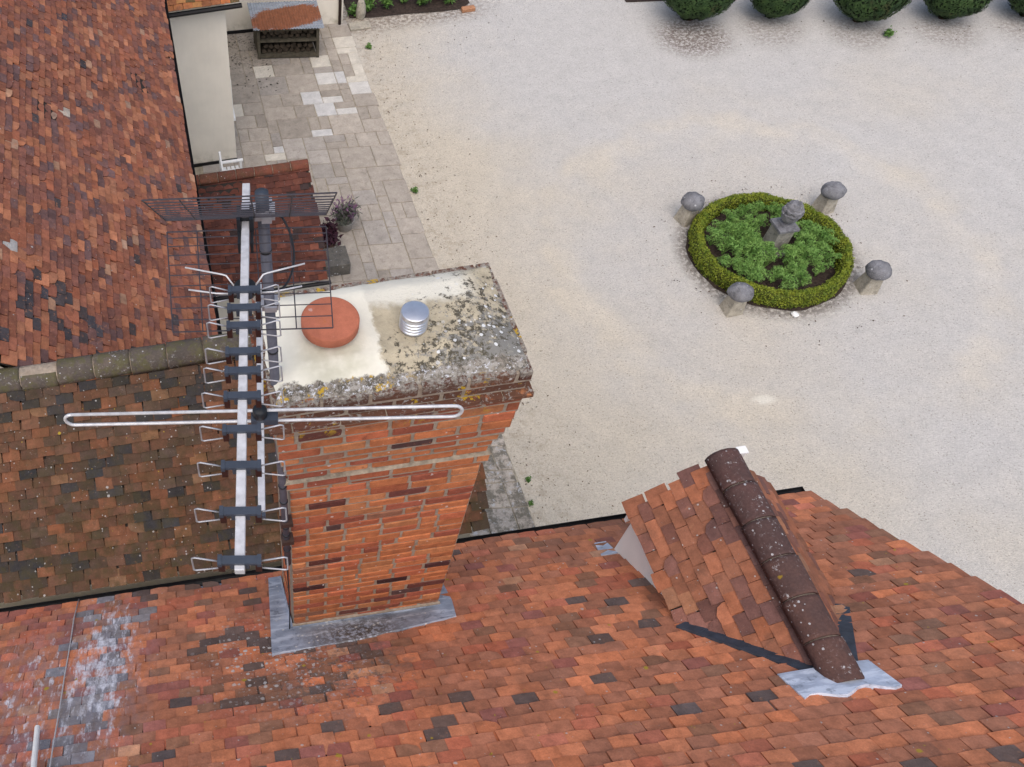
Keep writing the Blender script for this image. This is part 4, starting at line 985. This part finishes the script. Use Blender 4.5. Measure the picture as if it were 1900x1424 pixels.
def lumpy(prof, c, n, amp, seed):
    m = MB(); m.lathe(prof, (0, 0, 0), n); v = []
    for (x, y, z) in m.v:
        k = 1 + amp * fbm((x * 14, y * 14, z * 12), seed) + amp * .5 * math.sin(math.atan2(y, x) * 9 + z * 30); v.append((c[0] + x * k, c[1] + y * k, c[2] + z + amp * .1 * fbm((x * 17, y * 13, z * 9), seed + 3)))
    return mesh('x', v, m.f, None, False)
part('urn_bowl', lumpy([(.05, 0), (.055, .03), (.10, .07), (.135, .13), (.148, .19), (.150, .225), (.135, .235)], (*PC, .685), 36, .05, 2), M_stonecap, urn)
part('urn_rim', lumpy([(.135, 0), (.162, .012), (.168, .035), (.155, .05), (.13, .052)], (*PC, .895), 36, .05, 5), M_stonecap, urn)
part('urn_fruit', lumpy([(.14, 0), (.15, .035), (.148, .07), (.13, .085), (.128, .10), (.122, .13), (.10, .155), (.09, .16), (.07, .185), (.03, .20), (.0, .203)], (*PC, .94), 36, .09, 8), M_stonecap, urn)

# staddle stones
def staddle(name, x, y, seed, label):
    r = random.Random(seed); t = thing(name, label, 'stone', (x, y, 0), 'staddle stones around the hedge ring')
    rot = r.uniform(-.25, .35); m = frustum(x, y, -.02, .385, .145, .098, rot, .02)
    for v in m.vertices: v.co += Vector((fbm(v.co * 9, seed), fbm(v.co * 8, seed + 2), 0)) * .008
    part('base', m, M_stone, t)
    pr = [(.0, -.02), (.09, -.025), (.155, -.01), (.188, .03), (.192, .075), (.178, .125), (.138, .17), (.085, .198), (.035, .208), (.0, .21)]
    mm = MB(); mm.lathe(pr, (0, 0, 0), 28); vv = []
    for (a, b, c) in mm.v:
        k = 1 + .06 * fbm((a * 7, b * 7, c * 7), seed) + .018 * fbm((a * 25, b * 25, c * 20), seed + 1); vv.append((x + a * k, y + b * k,   .37 + c * (1 + .05 * fbm((a * 9, b * 9, 0), seed + 4)) + .05 * (a * math.cos(seed) + b * math.sin(seed))))
    o = part('cap', mesh('x', vv, mm.f, M_stonecap, True), None, t)
for i, (x, y, lab) in enumerate(((8.96, 10.82, 'mushroom shaped staddle stone at the far left of the hedge ring'), (11.38, 10.59, 'mushroom shaped staddle stone at the far right behind the urn'),
                                 (11.11, 8.70, 'mushroom shaped staddle stone at the near right of the hedge ring'), (8.80, 8.67, 'mushroom shaped staddle stone at the near left overlapping the hedge'))):
    staddle('staddle_stone', x, y, i * 3 + 2, lab)
m = lumpy([(.0, -.02), (.05, .0), (.06, .03), (.04, .055), (.0, .06)], (9.72, 8.36, .01), 16, .08, 3); m.materials.append(M_white)
prop(part('white_stone', m, None, None), 'small round white stone at the near foot of the hedge', 'stone')
m = lumpy([(.0, -.02), (.075, .0), (.09, .05), (.06, .10), (.0, .11)], (11.10, 10.42, .0), 16, .1, 6); m.materials.append(M_stonecap)
prop(part('grey_stone', m, None, None), 'small grey boulder leaning against the far right staddle stone', 'stone')

# clipped yew balls along the far edge
gy = np.random.default_rng(8)
def yew_meshes(seed):
    g = np.random.default_rng(seed); n = 9000; d = g.normal(0, 1, (n, 3)); d /= np.linalg.norm(d, axis=1)[:, None]
    rad = np.array([.70 * (1 + .05 * fbm(tuple(q * 3), seed) + .03 * fbm(tuple(q * 9), seed + 2)) for q in d]); P = d * rad[:, None] * (1 + g.normal(0, .012, (n, 1))); P[:, 2] *= .98; P[:, 2] += .74
    P[:, :2] *= np.clip(.62 + P[:, 2:3] * .8, .5, 1.0); V, Fc = leaf_faces(P, d, .036, 1.8, .75, seed)
    bm = bmesh.new(); bmesh.ops.create_icosphere(bm, subdivisions=4, radius=.665)
    for vv in bm.verts:
        k = 1 + .05 * fbm(tuple(vv.co.normalized() * 3), seed); vv.co = vv.co * k; vv.co.z += .74; s = min(1, max(.5, .62 + vv.co.z * .8)); vv.co.x *= s; vv.co.y *= s
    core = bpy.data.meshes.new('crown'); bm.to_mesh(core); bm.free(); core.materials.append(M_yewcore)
    return core, mesh('leaf_cover', V, Fc, M_yew)
YM = [yew_meshes(3), yew_meshes(9)]
trunk = MB(); trunk.tube([(0, 0, -.05), (.01, 0, .2), (0, .01, .45)], [.09, .07, .05], 10); trunk_me = trunk.mesh('trunk', M_bark, True)
for i, (x, y, s, lab) in enumerate(((11.64, 16.68, 1.10, 'large clipped yew ball with brown needles on the gravel below, leftmost of the row'), (13.28, 16.35, .86, 'smallest clipped yew ball, second from the left of the row'),
                                    (14.91, 15.77, .99, 'clipped yew ball in the middle of the row with a weed in front'), (16.58, 15.45, .89, 'clipped yew ball second from the right of the row'), (18.15, 15.15, .86, 'clipped yew ball cut by the right edge of the photo'))):
    t = thing('yew_ball', lab, 'shrub', (x, y, 0), 'clipped yew balls along the drive'); t.scale = (s, s, s); t.rotation_euler = (0, 0, i * 1.7)
    core, cov = YM[i % 2]
    for nm, me in (('trunk', trunk_me), ('crown', core)):
        o = bpy.data.objects.new(nm, me); COL.objects.link(o); o.parent = t
        if nm == 'crown': k = bpy.data.objects.new('leaf_cover', cov); COL.objects.link(k); k.parent = o; k['kind'] = 'stuff'
soil2 = MB(); soil2.add([(10.6, 17.6, .006), (19.8, 15.9, .006), (20.6, 20, .006), (10.6, 20, .006)], [(0, 1, 2, 3)]); prop(soil2.build('border_soil', M_soil), kind='structure')
soil3 = MB(); ed = [(4.45, 18.52), (5.0, 18.42), (5.7, 18.38), (6.4, 18.28), (7.0, 18.25), (7.25, 18.45), (7.2, 22), (4.45, 22)]; soil3.add([(x, y, .02) for x, y in ed], [tuple(range(len(ed)))]); prop(soil3.build('flower_border_soil', M_soil), kind='structure')

def leafy(seed, n, h, r, size, asp, mat, stems=6):
    g = np.random.default_rng(seed); P = []; N = []; m = MB()
    for q in range(stems):
        a = g.uniform(0, 6.28); rr = r * g.uniform(.2, 1); hz = h * g.uniform(.55, 1); e = np.array([math.cos(a) * rr, math.sin(a) * rr, hz]); m.tube([(0, 0, 0), tuple(e * .5 + np.array([0, 0, h * .1])), tuple(e)], .006, 4, False)
        for k in range(n // stems):
            t = g.uniform(.35, 1.05); p = e * t + g.normal(0, r * .22, 3); P.append(p); d = g.normal(0, .6, 3); d[2] += .8; N.append(d)
    V, Fc = leaf_faces(np.array(P), np.array(N), size, asp, .5, seed); nt = len(V)
    return mesh('plant', list(map(tuple, V)) + m.v, Fc + [tuple(i + nt for i in q) for q in m.f], mat)
border = [(4.62, 18.62, 1, .26, .16, .05, 1.6, 'round leaved plant beside the house corner in the flower border'), (4.95, 18.72, 2, .34, .2, .06, 1.6, 'bushy green plant right of the stone post'), (5.35, 18.68, 3, .45, .2, .05, 3.4, 'tall narrow leaved plant left of centre in the flower border'),
          (5.75, 18.8, 4, .40, .18, .05, 2.2, 'airy stemmed plant in the middle of the flower border'), (6.15, 18.66, 5, .34, .18, .055, 2, 'small bright green plant in the flower border'), (6.5, 18.78, 6, .48, .2, .055, 5.5, 'strap leaved iris clump in the flower border'), (6.85, 18.62, 7, .46, .2, .055, 5.5, 'strap leaved iris clump beside the edging brick')]
for (x, y, sd2, h, r, size, asp, lab) in border:
    o = obj('border_plant', leafy(sd2, 220, h, r, size, asp, M_green)); o.location = (x, y, .015); prop(o, lab, 'plant', 'plants in the flower border')
m = lumpy([(.0, -.05), (.10, .0), (.115, .15), (.10, .32), (.07, .42), (.0, .45)], (4.70, 18.50, 0), 18, .06, 4); m.materials.append(M_stone); prop(part('stone_post', m, None, None), 'short rounded stone post at the house corner', 'post')
b = MB(); b.box((6.98, 18.10, .0), (7.28, 18.24, .09)); m = b.mesh('edging_brick', plain('pale_brick', (.40, .20, .11), .9, var=.25)); bevel(m, .012); prop(obj('edging_brick', m), 'loose orange edging brick at the corner of the flower border', 'brick')
b = MB(); b.box((4.36, 18.02, .0), (4.85, 18.30, .05)); m = b.mesh('stone_step', M_stone); bevel(m, .012); prop(obj('stone_step', m), 'flat grey stone set in the gravel by the house corner', 'stone')
for (x, y, s, sd2, lab) in ((4.43, 12.55, .5, 21, 'small green weed on the edge of the patio beside the gravel'), (4.50, 6.10, .34, 22, 'tiny green weed beside the lichened paving near the chimney'), (15.2, 15.12, .8, 23, 'green weed on the gravel in front of the middle yew ball'), (4.62, 17.3, .55, 24, 'low green weeds at the edge of the patio near the flower border'), (4.40, 5.72, .3, 25, 'smallest green weed beside the paving above the gutter')):
    o = obj('weed', leafy(sd2, 120, .25, .16, .055, 1.7, M_green, 7)); o.location = (x, y, 0); o.scale = (s, s, s * .7); prop(o, lab, 'weed')

# ------------------------------------------------------------------ potted plants and stone trough by the porch
t = thing('lavender_pot', 'lavender with purple flower spikes in a low pot on the patio', 'plant', (2.92, 11.85, .03))
b = MB(); b.lathe([(.10, 0), (.14, .02), (.165, .20), (.175, .22), (.155, .22), (.15, .19), (.0, .185)], (2.92, 11.85, .03), 22); b.build('pot', plain('grey_pot', (.33, .31, .29), .9), t, True)
o = obj('foliage', leafy(31, 500, .34, .24, .028, 4.5, M_lav, 26), None, t, Matrix.Translation((2.92, 11.85, .2))); o = obj('flowers', leafy(32, 180, .46, .30, .026, 2.6, M_lavf, 30), None, t, Matrix.Translation((2.92, 11.85, .2)))
t = thing('purple_leaved_plant', 'dark purple leaved plant in a pot next to the porch roof', 'plant', (2.50, 11.42, .03))
b = MB(); b.lathe([(.10, 0), (.15, .02), (.18, .22), (.165, .22), (.0, .19)], (2.50, 11.42, .03), 22); b.build('pot', plain('brown_pot', (.16, .10, .08), .9), t, True)
obj('foliage', leafy(33, 420, .30, .30, .085, 1.3, M_purple, 18), None, t, Matrix.Translation((2.50, 11.42, .18)))
b = MB(); b.box((2.24, 10.68, .03), (2.78, 11.15, .30)); m = b.mesh('stone_trough', mk_stone('dark_stone', (.14, .13, .115), .2, .5)); bevel(m, .02, 2); prop(obj('stone_trough', m), 'dark square stone block on the patio beside the porch roof', 'stone')
b = MB(); b.box((2.26, 11.17, .03), (2.80, 11.36, .14)); m = b.mesh('stone_kerb', M_stone); bevel(m, .015, 2); prop(obj('stone_kerb', m), 'low pale stone in front of the purple plant pot', 'stone')

# ------------------------------------------------------------------ log store
SKL = -.19
def ls(a, d, z): return (2.14 + a, 17.43 + SKL * a + d, z)
store = thing('log_store', 'open fronted wooden log store with rusty blue tin roof', 'log store', ls(.65, .35, .03))
for a in (0, 1.27):
    for d in (0, .62):
        b = MB(); b.hexa([ls(a, d, .03), ls(a + .06, d, .03), ls(a + .06, d + .06, .03), ls(a, d + .06, .03), ls(a, d, .80 + d * .12), ls(a + .06, d, .80 + d * .12), ls(a + .06, d + .06, .80 + d * .12), ls(a, d + .06, .80 + d * .12)]); b.build('post', M_oldwood, store)
def plank(name, a0, a1, d0, d1, z0, z1):
    b = MB(); b.hexa([ls(a0, d0, z0), ls(a1, d0, z0), ls(a1, d1, z0), ls(a0, d1, z0), ls(a0, d0, z1), ls(a1, d0, z1), ls(a1, d1, z1), ls(a0, d1, z1)]); return b.build(name, M_oldwood, store)
plank('bottom_rail', .061, 1.269, -.004, .05, .06, .14); plank('middle_rail', .061, 1.269, -.004, .05, .45, .50); plank('top_rail', .061, 1.269, -.004, .05, .72, .79)
plank('floor', .062, 1.268, .052, .66, .10, .135); plank('shelf', .062, 1.268, .052, .66, .46, .49)
for s_ in (0, 1.285):
    for k in range(4): plank('side_board', s_ - .0, s_ + .022, .062, .615, .12 + k * .165, .265 + k * .165)
for k in range(4): plank('back_board', .065, 1.265, .685, .70, .12 + k * .18, .285 + k * .18)
tin = MB(); v = []; nn = 100
for i in range(nn + 1):
    a = -.09 + 1.50 * i / nn; zz = .010 * math.sin(i * math.pi / 2 * .98)
    for d, z in ((-.12, .835), (.28, .885), (.78, .945)): v.append(ls(a, d, z + zz))
f = []
for i in range(nn):
    for j in range(2): q = i * 3 + j; f.append((q, q + 3, q + 4, q + 1))
tin.add(v, f); tin.add([(x, y, z - .006) for x, y, z in v], [q[::-1] for q in f]); tin.build('tin_roof', M_tin, store)
gl_ = random.Random(4); lm_ = []
for q in range(3):
    b = MB(); n = 9; ring = [(math.cos(2 * math.pi * k / n) * .062 * gl_.uniform(.75, 1.15), math.sin(2 * math.pi * k / n) * .062 * gl_.uniform(.7, 1.1)) for k in range(n)]
    b.add([(x, -.25, y) for x, y in ring] + [(x * 1.02, .25, y * .97) for x, y in ring], [tuple(range(n - 1, -1, -1))[::-1]] + [tuple(range(n, 2 * n))[::-1]] + [(k, k + n, (k + 1) % n + n, (k + 1) % n) for k in range(n)])
    lm_.append(b.mesh('log', M_log))
for lev, zb_ in ((0, .137), (1, .492)):
    for row in range(2):
        for k in range(9):
            a = .145 + k * .123 + (.05 if row else 0) + gl_.uniform(-.008, .008)
            if a > 1.20: continue
            o = obj('log', lm_[gl_.randrange(3)]); o.location = ls(a, .33 + gl_.uniform(-.03, .02), zb_ + .058 + row * .102); o.rotation_euler = (0, gl_.uniform(0, 6), math.atan(SKL) * .3 + gl_.uniform(-.04, .04)); kq = gl_.uniform(.7, 1.15); o.scale = (kq * gl_.uniform(.7, 1.2), 1, kq)
            prop(o, 'split dark firewood log stacked on the %s of the log store' % ('shelf' if lev else 'floor'), 'log', 'logs on the %s of the log store' % ('shelf' if lev else 'floor'))

# ------------------------------------------------------------------ white bench end
bench = thing('garden_bench', 'white slatted garden bench mostly hidden behind the porch ridge', 'bench', (1.0, 12.8, .03))
def bb(name, a, c): m = MB().box(a, c).mesh(name, M_white); bevel(m, .004); return obj(name, m, None, bench)
for y in (12.30, 13.45):
    bb('back_leg', (.80, y, .03), (.845, y + .045, .88)); bb('front_leg', (1.19, y, .03), (1.235, y + .045, .60)); bb('armrest', (.846, y - .008, .601), (1.26, y + .055, .632)); bb('side_rail', (.846, y + .005, .36), (1.189, y + .04, .42))
for k in range(4): bb('seat_slat', (.862 + k * .082, 12.26, .421), (.922 + k * .082, 13.54, .445))
bb('top_rail', (.806, 12.346, .80), (.838, 13.449, .87)); bb('lower_rail', (.806, 12.346, .50), (.838, 13.449, .56))
for k in range(9): bb('back_slat', (.812, 12.42 + k * .11, .561), (.832, 12.47 + k * .11, .799))

# ------------------------------------------------------------------ fallen leaves and twigs, too many to count
gd = np.random.default_rng(6); P = []
for q in range(620):
    k = gd.uniform()
    if k < .55: x = 4.42 + abs(gd.normal(0, .55)); y = gd.uniform(5.2, 18)
    elif k < .75: a = gd.uniform(0, 6.28); r = 1.38 + abs(gd.normal(0, .45)); x, y = HC[0] + math.cos(a) * r, HC[1] + math.sin(a) * r
    elif k < .9: x = gd.uniform(10.5, 19); y = 16.6 - (x - 11.6) * .23 - abs(gd.normal(.6, .5))
    else: x = gd.uniform(4.4, 8); y = gd.uniform(16.5, 18.2)
    P.append((x, y, .012 + gd.uniform(0, .01)))
V, Fc = leaf_faces(np.array(P), np.tile([0, 0, 1.], (len(P), 1)), .020, 1.7, .25, 3)
prop(obj('fallen_leaves', mesh('fallen_leaves', V, Fc, plain('dry_leaf', (.085, .055, .035), .9, var=.5, scale=4))), 'scattered dry brown leaves and twigs on the gravel', 'leaves', kind='stuff')
P = []
for q in range(75): P.append((gd.uniform(1.3, 2.5), 17.2 + gd.uniform(-1.0, 1.2), .05))
V, Fc = leaf_faces(np.array(P), np.tile([0, 0, 1.], (len(P), 1)), .036, 1.5, .3, 5)
prop(obj('leaf_litter', mesh('leaf_litter', V, Fc, plain('wet_leaf', (.03, .024, .018), .9, var=.5, scale=4))), 'dark wet leaf litter on the paving left of the log store', 'leaves', kind='stuff')
